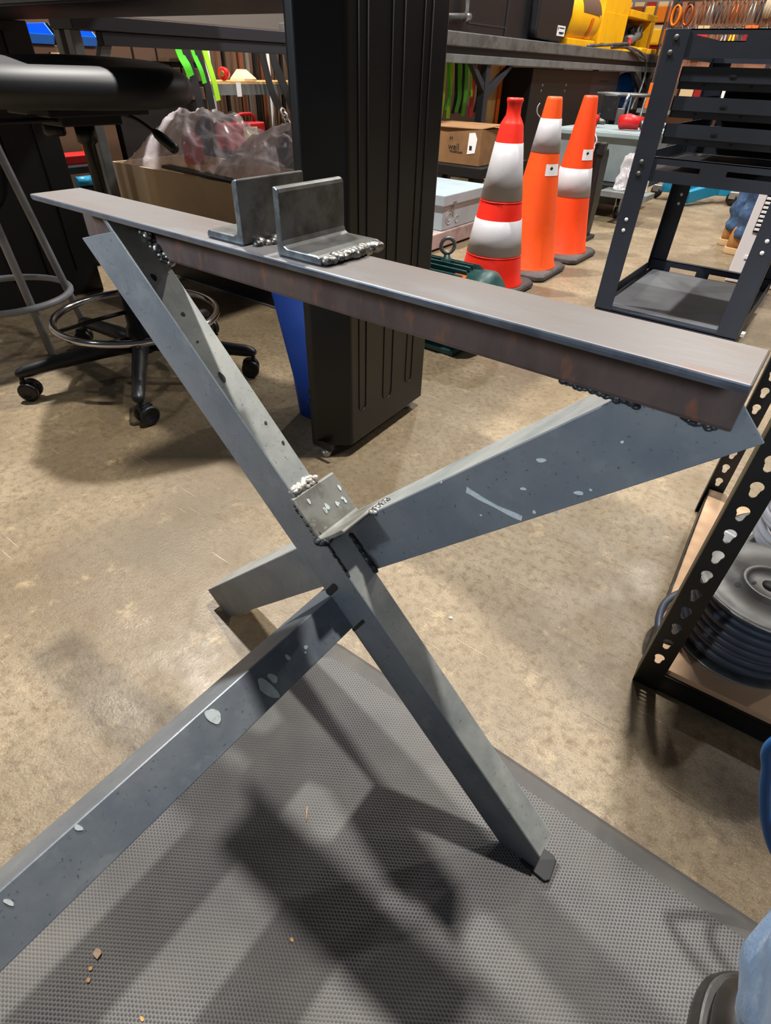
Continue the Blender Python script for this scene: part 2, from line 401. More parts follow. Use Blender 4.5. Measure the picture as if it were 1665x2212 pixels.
# leg in front: falls from upper left to lower right
YA = .3256; TA = .0055; WA = .0345
def section(o, ua, ub, l1, l2, th, ext, cuts, f=.004):
    """rolled angle bar trimmed by planes (point, outward normal)"""
    mb = MB(); mb.prism(lpoly(o, ua, ub, l1, l2, th, f), ext)
    bm = bmesh.new(); vs = [bm.verts.new(p) for p in mb.v]
    for q in mb.f: bm.faces.new([vs[i] for i in q])
    bmesh.ops.recalc_face_normals(bm, faces=bm.faces)
    for co, no in cuts:
        r = bmesh.ops.bisect_plane(bm, geom=bm.verts[:] + bm.edges[:] + bm.faces[:], plane_co=co, plane_no=no, clear_outer=True)
        ed = [e for e in r['geom_cut'] if isinstance(e, bmesh.types.BMEdge)]
        if ed: bmesh.ops.contextual_create(bm, geom=ed)
    out = MB(); bm.verts.index_update(); out.add([v.co.copy() for v in bm.verts], [[v.index for v in q.verts] for q in bm.faces]); bm.free(); return out
sr, sl = .0492, -.0125
def onA(s, x):  # point on the leg at across-coordinate s with the given x
    return Vector((x, 0, s * 1.41421 - x))
TOPC = onA(sl, -.662); TOPR = onA(sr, -.592); tn = (TOPR - TOPC).cross(Vector((0, 1, 0))).normalized()
if tn.z < 0: tn = -tn
leg = section(onA(sr, -.75) + Vector((0, YA, 0)), -U45, (0, 1, 0), sr - sl, WA, TA, D45 * 1.2, [(TOPC, tn), (Vector((.018, 0, 0)), Vector((1, 0, 0))), (Vector((0, 0, .0125)), Vector((0, 0, -1)))])
leg.prism([onA(sr, -.59) + Vector((0, YA + .0004, 0)), onA(sr, -.59) + Vector((0, YA + WA, 0)), onA(sr, -.6062) + Vector((0, YA + WA, 0)), onA(sr, -.6062) + Vector((0, YA + .0004, 0))], -U45 * TA)
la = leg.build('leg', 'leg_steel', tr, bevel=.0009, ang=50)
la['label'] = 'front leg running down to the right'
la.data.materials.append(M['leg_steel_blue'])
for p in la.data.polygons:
    if p.normal.y < -.8: p.material_index = 1  # front face gets the shaded copy of the steel
# leg behind: rises from lower left to upper right, wide face to the front
YB = .366; TB = .0062
sb0, sb1 = .4323, .4965
def onB(s, x): return Vector((x, 0, s * 1.41421 + x))
leg = section(onB(sb1, -.72) + Vector((0, YB, 0)), -V45, (0, 1, 0), sb1 - sb0, .0635, TB, U45 * 1.1, [(Vector((-.004, YB, .652)), Vector((1, 1.0, 1)).normalized()), (Vector((-.655, YB, .025)), -U45), (Vector((0, 0, .001)), Vector((0, 0, -1)))], .005)
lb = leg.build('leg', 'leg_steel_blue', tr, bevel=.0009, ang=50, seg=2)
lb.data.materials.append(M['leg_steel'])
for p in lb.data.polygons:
    if p.normal.z > .5 and p.normal.y > -.3: p.material_index = 1  # upward flange gets the lit copy of the steel
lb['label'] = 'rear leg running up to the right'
# spacer bar under the crossing, running towards the viewer
AP = Vector((-.3112, 0, .3003))
bar = MB(); P = lpoly(AP + Vector((0, -.95, 0)), D45, -U45, .0475, .0635, .0058)
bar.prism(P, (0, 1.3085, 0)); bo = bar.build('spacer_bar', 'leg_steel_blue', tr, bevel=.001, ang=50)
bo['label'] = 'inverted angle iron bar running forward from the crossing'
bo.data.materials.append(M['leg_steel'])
# small gusset nested in the upper crook
GP = Vector((-.3195, 0, .3835)) + Vector((0, .3205, .0008))
g = MB(); P = lpoly(GP, -D45, U45, .060, .052, .0048); g.prism(P, (0, .068, 0))
go = g.build('gusset', 'gusset_steel', tr, bevel=.0012, ang=50); go['label'] = 'short angle gusset in the upper crook of the legs'
# welds
w = MB(); bead(w, onA(sr + .001, -.596) + Vector((0, .3585, 0)), onA(sr + .001, -.560) + Vector((0, .3595, 0)), .0052, 44, jit=.8); w.build('weld_bead', 'weld', tr, smooth=True)
w = MB(); bead(w, onA(sr, -.3635) + Vector((0, .328, .000)), onA(sr, -.3635) + Vector((0, .360, .000)), .0034, 60, jit=1.0); w.build('weld_bead', 'weld_pale', tr, smooth=True)
w = MB(); bead(w, onB(sb1, -.280) + Vector((0, .367, .0005)), onB(sb1, -.280) + Vector((0, .392, .0005)), .0036, 26, jit=.6); w.build('weld_bead', 'weld', tr, smooth=True)
w = MB(); bead(w, onA(sr + .0005, -.307) + Vector((0, .3605, 0)), onA(sr + .0005, -.271) + Vector((0, .3605, 0)), .0032, 40); w.build('weld_bead', 'weld_dark', tr, smooth=True)
w = MB(); bead(w, onA(sr + .0002, -.327) + Vector((0, .3262, 0)), onA(sr + .0002, -.283) + Vector((0, .3262, 0)), .0018, 40); w.build('weld_bead', 'weld_dark', tr, smooth=True)
w = MB(); bead(w, GP + Vector((-.003, .001, .001)), GP + Vector((.002, .004, .002)), .0055, 6, jit=.5); bead(w, GP + Vector((0, .002, 0)) - D45 * .004, GP + Vector((0, .002, 0)) - D45 * .055, .0026, 18, jit=.6); bead(w, GP + Vector((0, .001, 0)) + U45 * .004, GP + Vector((0, .001, 0)) + U45 * .022, .0032, 10, jit=.6); w.build('weld_bead', 'weld_dark', tr, smooth=True)
for x0, x1 in ((-.112, -.090), (-.086, -.058), (-.030, -.012)):
    w = MB(); bead(w, (x0, .3655, .6303), (x1, .3655, .6298), .0030, 16, jit=.4); w.build('weld_bead', 'weld_dark', tr, smooth=True)
# dark plug welds across the front leg
def slot(p0, p1, r, n):
    p0 = Vector(p0); p1 = Vector(p1); d = (p1 - p0).normalized(); u = Vector((d.z, 0, -d.x)); pts = []
    for c, s in ((p1, 1), (p0, -1)):
        for i in range(9):
            a = -PI / 2 + PI * i / 8; pts.append(c + d * (s * r * math.cos(a)) + u * (s * r * math.sin(a)))
    MB().prism(pts, (0, -.0004, 0)).build('plug_weld', 'slot_dark', tr)
slot((-.3155, YA, .3035), (-.3045, YA, .3215), .0046, 8); slot((-.2765, YA, .2625), (-.2615, YA, .2905), .0023, 8)
# splashes of pale paint
def splat(c, n, ax, la_, lb_, m='paint_pale', rnd=.18):
    n = Vector(n).normalized(); ax = Vector(ax); ax = (ax - n * ax.dot(n)).normalized(); ay = n.cross(ax); c = Vector(c); pts = []
    k = 22; ph = random.random() * 6
    for i in range(k):
        a = 2 * PI * i / k; q = 1 + rnd * (math.sin(2 * a + ph) * .5 + math.sin(3 * a + 2 * ph) * .5 + random.uniform(-.25, .25))
        pts.append(c + ax * (la_ * q * math.cos(a)) + ay * (lb_ * q * math.sin(a)) + n * .0002)
    MB().prism(pts, n * .0006).build('paint_splash', m, tr)
nC = U45
for c, l, w_ in (((-.3030, .1375, .2921), .0100, .0055), ((-.2900, .1975, .2792), .0155, .0058), ((-.2935, .2085, .2826), .0060, .0040), ((-.2975, .2360, .2866), .0036, .0022), ((-.2935, .2600, .2826), .0024, .0024), ((-.2905, .2560, .2796), .0012, .0012), ((-.3080, .0010, .2971), .0036, .0020), ((-.303, -.060, .292), .0040, .0016)):
    splat(c, nC, (1, .4, -1), l, w_)
nB = (0, -1, 0)
st = MB(); q0 = Vector((-.1733, YB, .5042)); q1 = Vector((-.117, YB, .4995)); pts = []
for i in range(13):
    u = i / 12; p = q0.lerp(q1, u) + Vector((0, 0, -.0016 * math.sin(u * PI)))
    pts.append((p, .0022 + .0006 * math.sin(u * 9) + (.0012 if i == 0 else 0)))
st.prism([p + Vector((0, 0, w_)) for p, w_ in pts] + [p - Vector((0, 0, w_)) for p, w_ in reversed(pts)], (0, -.0008, 0)); st.build('paint_splash', 'paint_pale', tr)
for x, z, l, w_ in ((-.122, .5295, .0026, .0014), (-.108, .5115, .0016, .0016), (-.0778, .5462, .0042, .0016), (-.113, .562, .0042, .0018), (-.09, .52, .0014, .0012), (-.07, .553, .0012, .001), (-.155, .4835, .0012, .001), (-.20, .5, .001, .001), (-.06, .60, .0012, .001)):
    splat((x, YB, z), nB, (1, 0, .3), l, w_)
for x, y, l, w_, mm in ((-.5522, .3345, .0045, .0026, 'slot_dark'), (-.4656, .3356, .0058, .0026, 'slot_dark'), (-.52, .3395, .0024, .0016, 'slot_dark'), (-.497, .3350, .0014, .001, 'slot_dark'), (-.42, .349, .002, .0016, 'slot_dark'), (-.40, .3535, .0026, .0015, 'slot_dark')):
    splat(onA(sr, x) + Vector((0, y, 0)), U45, (1, 0, -1), l, w_, mm)
for k in range(9):
    splat(GP - D45 * random.uniform(.02, .056) + U45 * .0049 + Vector((0, random.uniform(.012, .064), 0)), U45, (1, 0, -1), random.uniform(.0014, .0048), random.uniform(.001, .0026))
# thin dark plate on the mat at the front leg's lower end
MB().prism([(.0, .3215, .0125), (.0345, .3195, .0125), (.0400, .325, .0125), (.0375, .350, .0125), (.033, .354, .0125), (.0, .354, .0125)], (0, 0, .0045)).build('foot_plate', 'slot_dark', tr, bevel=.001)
M_dark_foot = None

# ------------------------------------------------------------------ tall black steel workbench
bt = thing('black_steel_workbench', 'tall black steel workbench whose ribbed end panel stands behind the trestle', 'workbench', (-1.6, 1.05, 0))
pan = MB()
# right end panel: narrow chamfered front, ribbed face towards the right
prof = [(-.872, .872), (-.862, .864), (-.846, .866), (-.783, .921), (-.7805, .928), (-.797, 1.268), (-.803, 1.276), (-.86, 1.276), (-.872, 1.264)]
pan.prism([(x, y, .034) for x, y in prof], (0, 0, 1.5)); pn = pan.build('end_panel', 'powder_black', bt, bevel=.003, seg=3, ang=20)
# pressed ribs: raised flat channels with rounded lower ends
def rib(y0, y1, z0):
    f = lambda y: -.7805 - (.0165) * (y - .928) / .34
    out = []; c = (y0 + y1) / 2; r = (y1 - y0) / 2
    path = [(y0, 1.5), (y0, z0 + r)] + [(c - r * math.cos(PI * i / 10), z0 + r - r * math.sin(PI * i / 10)) for i in range(1, 10)] + [(y1, z0 + r), (y1, 1.5)]
    mb = MB(); mb.tube([(f(y) + .0004, y, z) for y, z in path], .0022, 6); mb.build('pressed_rib', 'powder_black', bt, smooth=True)
    MB().tube([(f(y0) + .0016, y0 - .0004, z0 + r + .01), (f(y0) + .0016, y0 - .0004, 1.5)], .0009, 5).build('worn_line', 'worn_edge', bt)
rib(.957, .985, .118); rib(1.062, 1.102, .105); rib(1.172, 1.202, .112)
MB().box(-.858, -.80, .864, .872, .034, .052).build('corner_plate', 'powder_black', bt, bevel=.001)
mb = MB(); mb.lathe([(.004, .034), (.004, .016), (.013, .016), (.0145, .013), (.0145, .003), (.013, 0.0005)], (-.838, .888, 0), 24); mb.build('levelling_foot', 'zinc', bt)
mb = MB(); mb.lathe([(.004, .034), (.004, .016), (.013, .016), (.0145, .013), (.0145, .003), (.013, 0.0005)], (-.83, 1.24, 0), 24); mb.build('levelling_foot', 'zinc', bt)
for z in (.150, .176): MB().box(-.8735, -.866, .8665, .872, z, z + .007).build('square_hole', 'slot_dark', bt)
MB().box(-2.58, -.868, .87, 1.20, .888, .925).build('top_slab', 'black_plain', bt, bevel=.002)
MB().box(-2.58, -1.32, 1.0, 2.1, 1.36, 1.40).build('upper_shelf', 'black_plain', bt, bevel=.002)  # unseen shelf added to keep lamp light off the carton corner
for x in (-2.55, -1.36): MB().box(x - .02, x + .02, 1.20, 1.24, .92, 1.36).build('shelf_support', 'black_plain', bt)  # supports of the added shelf
MB().box(-2.58, -.868, .864, .872, .893, .918).build('front_edge', 'bench_steel', bt, bevel=.001)
lp = MB(); lp.box(-2.58, -2.50, .82, 1.262, .0, .89); lp.build('end_panel', 'black_plain', bt, bevel=.004)
for y in (.92, 1.05, 1.17): MB().tube([(-2.4985, y, .1), (-2.4985, y, .86)], .003, 6).build('pressed_rib', 'powder_black', bt)
mb = MB(); mb.tube(spline([(-2.49, 1.0, .86), (-2.485, 1.02, .7), (-2.486, 1.035, .55), (-2.489, 1.0, .4), (-2.492, .93, .34), (-2.49, .85, .33)]), .003, 8)
solo(mb, 'power_cable', 'webbing_black', 'thin dark cable drooping down the left end panel of the black workbench', 'cable', (-2.49, 1.0, .86))

# low black platform behind the workbench with a carton on it
lpf = thing('low_black_platform', 'long low black platform on the floor behind the stools', 'platform', (-1.75, 1.9, 0))
MB().box(-2.62, -1.26, 1.585, 2.2, .006, .16).build('deck', 'black_plain', lpf, bevel=.004)
MB().box(-2.62, -1.26, 1.579, 1.586, .001, .007).build('bottom_strip', 'bench_steel', lpf)

# ------------------------------------------------------------------ drafting stool
SC = Vector((-1.622, .888, 0))
ds = thing('drafting_stool', 'black padded rolling stool with a chrome foot ring, left of the black workbench panel', 'stool', SC)
def seat_pt(rad, hz, a):
    # rounded square seat: cushion with a raised rear and a rolled front
    q = 1 / (abs(math.cos(a)) ** 3.2 + abs(math.sin(a)) ** 3.2) ** (1 / 3.2)
    return rad * q
rings = []
for rr, z, dip in ((.12, .706, 0), (.205, .706, 0), (.232, .716, 0), (.243, .735, 0), (.241, .757, 0), (.228, .775, 1), (.195, .787, 1), (.14, .783, 1), (.07, .776, 1), (.004, .774, 1)):
    ring = []
    for k in range(40):
        a = 2 * PI * k / 40 + .6
        q = seat_pt(rr, z, a - .6 - R(25))
        x, y = q * math.cos(a), q * math.sin(a)
        ring.append(SC + Vector((x * 1.12, y * 1.16, z + dip * .02 * max(0, math.sin(a - R(60))) * (rr / .2))))
    rings.append(ring)
MB().loft(rings).build('seat', 'vinyl_black', ds, sub=1)
sp = MB(); sp.cbox(SC + Vector((0, 0, .697)), (.20, .26, .016)); sp.cbox(SC + Vector((0, 0, .680)), (.10, .16, .026)); sp.build('seat_plate', 'black_plain', ds, bevel=.003)
kn = MB(); kn.lathe([(.004, .668), (.022, .668), (.026, .664), (.026, .648), (.022, .643), (.004, .643)], (SC.x - .045, SC.y - .055, 0), 16); kn.build('tension_knob', 'black_plastic', ds)
lv = spline([SC + Vector((.035, .06, .694)), SC + Vector((.075, .10, .680)), SC + Vector((.125, .122, .650))], 6)
lev = MB().tube(lv, .0045, 8).build('height_lever', 'black_plastic', ds)
d = (Vector((-1.436, 1.019, .618)) - lv[-1]).normalized()
MB().tube([lv[-1] - d * .012, lv[-1], lv[-1] + d * .02, lv[-1] + d * .062, lv[-1] + d * .068], [.006, .011, .013, .013, .007], 10).build('lever_grip', 'black_plastic', lev)
MB().box(SC.x - .02, SC.x + .03, SC.y - .33, SC.y - .07, .676, .684).build('tilt_paddle', 'black_plastic', ds, bevel=.003)
ps = MB(); ps.lathe([(.024, .668), (.024, .63), (.0155, .625), (.0155, .40), (.024, .396), (.027, .39), (.027, .16), (.033, .15), (.04, .12), (.042, .075), (.03, .07)], SC, 24); ps.build('post', 'powder_black', ds)
for k in range(5):
    a = R(-36 + 72 * k); dx, dy = math.cos(a), math.sin(a); nx, ny = -dy, dx
    rg = []
    for r0, z, w, h in ((.02, .100, .026, .026), (.12, .098, .023, .024), (.25, .090, .020, .021), (.335, .083, .018, .018), (.356, .080, .016, .013), (.364, .078, .008, .006)):
        rg.append([SC + Vector((dx * r0 + nx * w * math.cos(t) * 1.0, dy * r0 + ny * w * math.cos(t), z + h * math.sin(t))) for t in [2 * PI * i / 12 for i in range(12)]])
    MB().loft(rg).build('base_arm', 'black_plastic', ds)
    c = SC + Vector((dx * .352, dy * .352, 0)); ang = a + R((35, 100, 160, -40, 60)[k]); wx = Vector((math.cos(ang), math.sin(ang), 0)); fw = Vector((-wx.y, wx.x, 0))
    cs = MB(); cs.lathe([(.007, .03), (.007, .075)], c, 10)
    off = c + fw * .012
    cs.cbox(off + Vector((0, 0, .038)), (.016, .04, .034), Matrix.Rotation(math.atan2(fw.y, fw.x) - PI / 2, 3, 'Z'))
    co = cs.build('caster', 'black_plastic', ds, bevel=.003)
    for sgn in (-1, 1):
        mx = Vector((0, 0, 1)).rotation_difference(wx * sgn).to_matrix()
        w_ = MB(); w_.lathe([(.002, .008), (.024, .008), (.0275, .011), (.0275, .021), (.024, .0245), (.016, .025), (.015, .0235), (.002, .0235)], off + Vector((0, 0, .028)), 24, mx); w_.build('wheel', 'black_plastic', co)
fr = MB().ring(SC + Vector((.0, .012, .185)), .238, .0105, 56, 10).build('foot_ring', 'chrome', ds, smooth=True)
for k in range(3):
    a = R(20 + 120 * k); MB().tube([SC + Vector((.024 * math.cos(a), .024 * math.sin(a), .20)), SC + Vector((.12 * math.cos(a), .012 + .12 * math.sin(a), .196)), SC + Vector((.236 * math.cos(a), .012 + .236 * math.sin(a), .186))], .006, 8).build('ring_spoke', 'powder_black', ds)

# ------------------------------------------------------------------ grey tubular stool
GC = Vector((-2.2, .76, 0))
gs = thing('shop_stool', 'grey painted tubular stool with a welded ring, at the far left', 'stool', GC)
for a in (-1, 62, 179, 242):
    a = R(a); b = GC + Vector((.216 * math.cos(a), .216 * math.sin(a), .002)); tp = GC + Vector((.115 * math.cos(a), .115 * math.sin(a), .70))
    mb = MB(); mb.tube([b, b.lerp(tp, .5), tp], .0125, 12); lg = mb.build('leg', 'gray_paint_tube', gs)
MB().ring(GC + Vector((0, 0, .155)), .205, .011, 48, 10).build('foot_ring', 'gray_paint_tube', gs, smooth=True)
mb = MB(); mb.lathe([(.005, .70), (.15, .70), (.165, .708), (.165, .722), (.15, .73), (.005, .73)], GC, 32); mb.build('seat', 'gray_paint_tube', gs)

# ------------------------------------------------------------------ blue bin behind the panel
bn = thing('blue_recycling_bin', 'tall blue plastic waste bin tucked behind the black bench panel', 'bin', (-.97, 1.08, 0))
mb = MB()
o = [rrect(-1.056, -.886, .995, 1.18, .03, z=.002), rrect(-1.064, -.884, .988, 1.19, .03, z=.12), rrect(-1.098, -.878, .955, 1.215, .035, z=.40)]
i_ = [rrect(-1.092, -.884, .961, 1.209, .03, z=.40), rrect(-1.052, -.891, 1.0, 1.175, .028, z=.02)]
mb.loft(o + i_, smooth=False); mb.build('body', 'blue_plastic', bn, smooth=True)
MB().loft([rrect(-1.104, -.874, .949, 1.221, .037, z=.39), rrect(-1.104, -.874, .949, 1.221, .037, z=.404), rrect(-1.09, -.886, .963, 1.207, .03, z=.404), rrect(-1.09, -.886, .963, 1.207, .03, z=.39)], closed=True, caps=False, smooth=False).build('rim', 'blue_plastic', bn, bevel=.002)

# ------------------------------------------------------------------ carton with crumpled film on the platform
cb = thing('open_cardboard_carton', 'wide brown cardboard carton on the low black platform', 'box', (-2.3, 1.8, .16))
MB().box(-2.76, -1.30, 1.60, 1.606, .161, .432).build('front_wall', 'cardboard', cb)
MB().box(-2.76, -1.30, 2.04, 2.046, .161, .432).build('back_wall', 'cardboard', cb)
MB().box(-2.76, -2.754, 1.606, 2.04, .161, .432).build('side_wall', 'cardboard', cb)
MB().box(-1.306, -1.30, 1.606, 2.04, .161, .432).build('side_wall', 'cardboard', cb)
MB().box(-2.75, -1.31, 1.606, 2.04, .161, .167).build('bottom', 'cardboard', cb)
blk = MB(); blk.cbox((-2.02, 1.63, .436), (.75, .05, .012), Matrix.Rotation(R(1.5), 3, 'Y'))
solo(blk, 'black_plastic_strip', 'black_plastic', 'flat black strip lying along the front edge of the carton', 'strip', (-2.02, 1.63, .436), bevel=.003)
from mathutils import noise as MN
def film(name, label, x0, x1, y0, y1, hf, seed):
    def f(u, v):
        x = x0 + (x1 - x0) * u; w = min(1, v * 1.5); hgt = hf(u)
        p = Vector((x * 3.2 + seed, v * 1.6, seed)); big = MN.noise(p); rid = abs(MN.noise(Vector((x * 7 + v * 3.5 + seed, v * 4 - x * 3, seed + 4)))); fine = abs(MN.noise(Vector((x * 17 + seed, v * 12 + x * 6, 2.3))))
        edge = math.sin(PI * u) ** .35
        return (x + .03 * big * v, y0 + (y1 - y0) * v + .03 * MN.noise(p * 1.7) * edge, .418 + hgt * math.sin(PI / 2 * w) ** .8 * edge * (1 + .25 * big) - .05 * rid * edge - .022 * fine)
    mb = MB().sheet(f, 90, 44)
    solo(mb, name, 'plastic_film', label, 'plastic film', ((x0 + x1) / 2, (y0 + y1) / 2, .43), smooth=True)
film('plastic_bag', 'crumpled clear plastic bag heaped at the left of the carton', -2.74, -2.06, 1.612, 1.98, lambda u: .24 if u > .3 else .24 * (.6 + u * 1.3), 1.7)
film('plastic_sheet', 'long clear plastic sheet spilling over the right of the carton', -2.16, -1.32, 1.612, 1.98, lambda u: .225 - .05 * u, 5.2)
for x, y, z, s in ((-2.42, 1.80, .50, .06), (-1.62, 1.82, .48, .05)):
    mb = MB(); mb.lathe([(.004, -s), (s * .7, -s), (s * .75, s * .4), (s * .3, s), (.004, s)], (x, y, z), 18)
    solo(mb, 'red_bottle', 'red_plastic', 'red plastic bottle showing through the bag, ' + ('in the left heap' if x < -2.2 else 'under the right end of the sheet'), 'bottle', (x, y, z - s), 'red bottles in the bag')
mb = MB(); mb.cbox((-1.47, 1.86, .56), (.16, .1, .03), Euler((.2, .1, .3)).to_matrix())
solo(mb, 'orange_plastic_tray', 'orange_plastic', 'bright orange plastic piece under the film by the bench panel', 'tray', (-1.47, 1.86, .55), bevel=.004)

# ------------------------------------------------------------------ left bench with bins, seen under the black bench
lbh = thing('left_grey_workbench', 'narrow dark grey steel bench with braced legs behind the stool', 'workbench', (-2.9, 2.4, 0))
MB().box(-2.76, -2.60, 1.48, 3.28, .88, .925).build('worktop', 'bench_dark', lbh, bevel=.003)
MB().box(-2.655, -2.61, 1.60, 3.28, .836, .88).build('front_rail', 'bench_dark', lbh, bevel=.004)
for x, y in ((-2.65, 1.505), (-2.73, 1.505), (-2.65, 3.2), (-2.73, 3.2)):
    MB().box(x - .022, x + .022, y - .022, y + .022, 0, .88).build('leg', 'bench_steel', lbh, bevel=.004)
MB().prism([(-2.63, 1.60, .836), (-2.63, 1.648, .836), (-2.63, 1.53, .62), (-2.63, 1.53, .70)], (-.03, 0, 0)).build('brace', 'bench_steel', lbh, bevel=.002)
pbk = MB().box(-3.9, -3.86, 1.35, 9.2, 0, .99); bkp = pbk.build('trim_1', 'brown_bar'); struct(bkp)  # panel added to keep the space behind the benches dark
pc = thing('small_parts_cabinet', 'brown drawer cabinet under the blue bins', 'cabinet', (-3.4, 1.9, 0))
MB().box(-3.55, -3.31, 1.40, 1.99, .0, .838).build('body', 'brown_bar', pc, bevel=.003)
for y in (1.735, 1.83):
    mb = MB(); mb.box(-3.31, -3.305, y, y + .055, .806, .811); mb.box(-3.31, -3.305, y, y + .007, .776, .811); mb.build('label_holder', 'label_tan', pc)
dc = thing('drawer_rack', 'dark drawer rack with pale label strips behind the stool seat', 'cabinet', (-3.4, 2.3, 0))
MB().box(-3.55, -3.31, 2.02, 2.62, 0, .86).build('body', 'black_plain', dc, bevel=.003)
for j in range(3):
    for i in range(4):
        MB().box(-3.31, -3.30, 2.04 + i * .145, 2.17 + i * .145, .79 - j * .085, .85 - j * .085).build('drawer', 'brown_bar', dc, bevel=.002)
for i in range(3): MB().box(-3.30, -3.296, 2.19 + i * .13, 2.27 + i * .13, .715, .728).build('label_strip', 'label_tan', dc)
def bin_(y, m, w, label, cat='bin'):
    t_ = thing('stacking_bin', label, cat, (-3.42, y + w / 2, .84), 'stacking bins on the drawer cabinet')
    mb = MB(); x0, x1 = -3.53, -3.30
    mb.box(x0, x1, y, y + w, .84, .846); mb.prism([(x0, y, .84), (x1, y, .84), (x1 + .02, y, .872), (x1 - .04, y, .918), (x0, y, .918)], (0, .005, 0)); mb.prism([(x0, y + w, .84), (x1, y + w, .84), (x1 + .02, y + w, .872), (x1 - .04, y + w, .918), (x0, y + w, .918)], (0, -.005, 0))
    mb.prism([(x1, y, .84), (x1, y + w, .84), (x1 + .02, y + w, .876), (x1 + .02, y, .876)], (-.005, 0, .0)); mb.box(x0, x0 + .005, y, y + w, .84, .918)
    mb.build('tray', m, t_, bevel=.002); return t_
bin_(1.635, 'bin_blue', .135, 'bright blue open-front bin at the left end of the row')
bin_(1.785, 'black_plain', .085, 'black open-front bin filled with brass fittings')
bin_(1.885, 'bin_blue', .10, 'blue bin half hidden by the bench leg')
for k in range(7):
    y = 1.80 + .009 * k; z = .86 + random.uniform(0, .018)
    mb = MB(); dv = Vector((random.uniform(-1, .3), random.uniform(-1, 1), random.uniform(.2, 1))).normalized(); mb.tube([Vector((-3.33, y, z)), Vector((-3.33, y, z)) + dv * .035], .006, 8)
    solo(mb, 'brass_fitting', 'brass', 'short brass fitting lying in the black bin', 'fitting', (-3.33, y, z), 'brass fittings in the black bin')

# shelf with a red tool, red case, bar stock and straps beyond the left bench
sh = thing('wall_shelf', 'short shelf with wooden top and grey front edge behind the hanging straps', 'shelf', (-3.4, 3.0, .65))
MB().box(-3.6, -3.30, 2.62, 3.75, .690, .706).build('board', 'wood', sh)
MB().box(-3.305, -3.292, 2.62, 3.75, .640, .694).build('front_edge', 'bench_steel', sh)
for y in (2.68, 3.68): MB().box(-3.6, -3.56, y, y + .04, 0, .69).build('upright', 'bench_steel', sh)
rt = thing('red_air_tool', 'round red air tool with a brass nose lying on the wall shelf', 'tool', (-3.33, 2.78, .706))
mb = MB(); mb.tube([(-3.40, 2.86, .742), (-3.345, 2.80, .742), (-3.325, 2.775, .742)], [.030, .034, .028], 16); mb.build('body', 'red_plastic', rt)
MB().tube([(-3.33, 2.78, .742), (-3.305, 2.752, .742)], [.016, .014], 14).build('nose', 'brass', rt)
mb = MB(); mb.prism([(-3.42, 2.91, .707), (-3.31, 2.93, .707), (-3.31, 3.03, .707), (-3.40, 3.03, .752), (-3.42, 2.97, .752)], (0, .004, .012))
solo(mb, 'paper_bag', 'label_tan', 'crumpled tan paper packet on the wall shelf', 'packet', (-3.36, 2.97, .707))
tg = MB().box(-3.2921, -3.2895, 2.845, 2.880, .632, .702); solo(tg, 'price_tag', 'label_white', 'white price tag hanging over the shelf edge', 'tag', (-3.289, 2.86, .70))
rc = thing('red_tool_case', 'dark red plastic carrying case with a tan label, under the wall shelf', 'case', (-3.25, 2.87, .40))
MB().box(-3.34, -3.22, 2.66, 2.99, .36, .505).build('body', 'red_dark', rc, bevel=.012, seg=3)
MB().tube([(-3.28, 2.80, .50), (-3.28, 2.81, .535), (-3.28, 2.84, .545), (-3.28, 2.92, .545), (-3.28, 2.945, .535), (-3.28, 2.955, .50)], .010, 10).build('handle', 'red_dark', rc)
lbl = MB().box(-3.2198, -3.218, 2.80, 2.915, .425, .482).build('case_label', 'label_tan', rc)
text_mesh('CUTTING', .022, basis((0, 1, 0), (1, 0, 0), (-3.2175, 2.857, .466)), 'ink', 'label_text', lbl)
mb = MB(); mb.box(-3.30, -3.20, 2.55, 3.25, .30, .359); mb.box(-3.30, -3.20, 2.55, 2.6, 0, .30); mb.box(-3.30, -3.20, 3.2, 3.25, 0, .30)
solo(mb, 'steel_stand', 'black_plain', 'dark steel stand below the red carrying case', 'stand', (-3.25, 2.9, 0))
for i in range(16):
    y = 2.60 + i * .066 + random.uniform(-.01, .01); w = random.choice((.012, .02, .026)); mm = ('brown_bar', 'rust_bar', 'steel_bar', 'black_plain', 'rust_bar', 'label_white', 'brown_bar', 'black_plain')[i % 8]
    mb = MB(); mb.box(-3.66, -3.63, y, y + w, .02, .95)
    if mm in ('rust_bar', 'brown_bar'): mb.box(-3.668, -3.66, y + w * .3, y + w * .7, .02, .95)
    solo(mb, 'bar_stock', mm, {'brown_bar': 'dark brown', 'rust_bar': 'rusty', 'steel_bar': 'bare steel', 'black_plain': 'black', 'label_white': 'white'}[mm] + ' bar standing upright behind the wall shelf', 'bar', (-3.645, y, .02), 'upright bar stock behind the shelf')
def strap(pts, w, m, name, label, cat, group=None, th=.0022, ax=(0, 1, 0)):
    P = spline(pts, 6); ax = Vector(ax); mb = MB()
    rg = []
    for i, p in enumerate(P):
        t_ = (P[min(i + 1, len(P) - 1)] - P[max(i - 1, 0)]).normalized(); a_ = (ax - t_ * ax.dot(t_)).normalized(); n_ = t_.cross(a_)
        rg.append([p + a_ * (w / 2) + n_ * th, p - a_ * (w / 2) + n_ * th, p - a_ * (w / 2) - n_ * th, p + a_ * (w / 2) - n_ * th])
    mb.loft(rg, smooth=False)
    return solo(mb, name, m, label, cat, P[0], group)
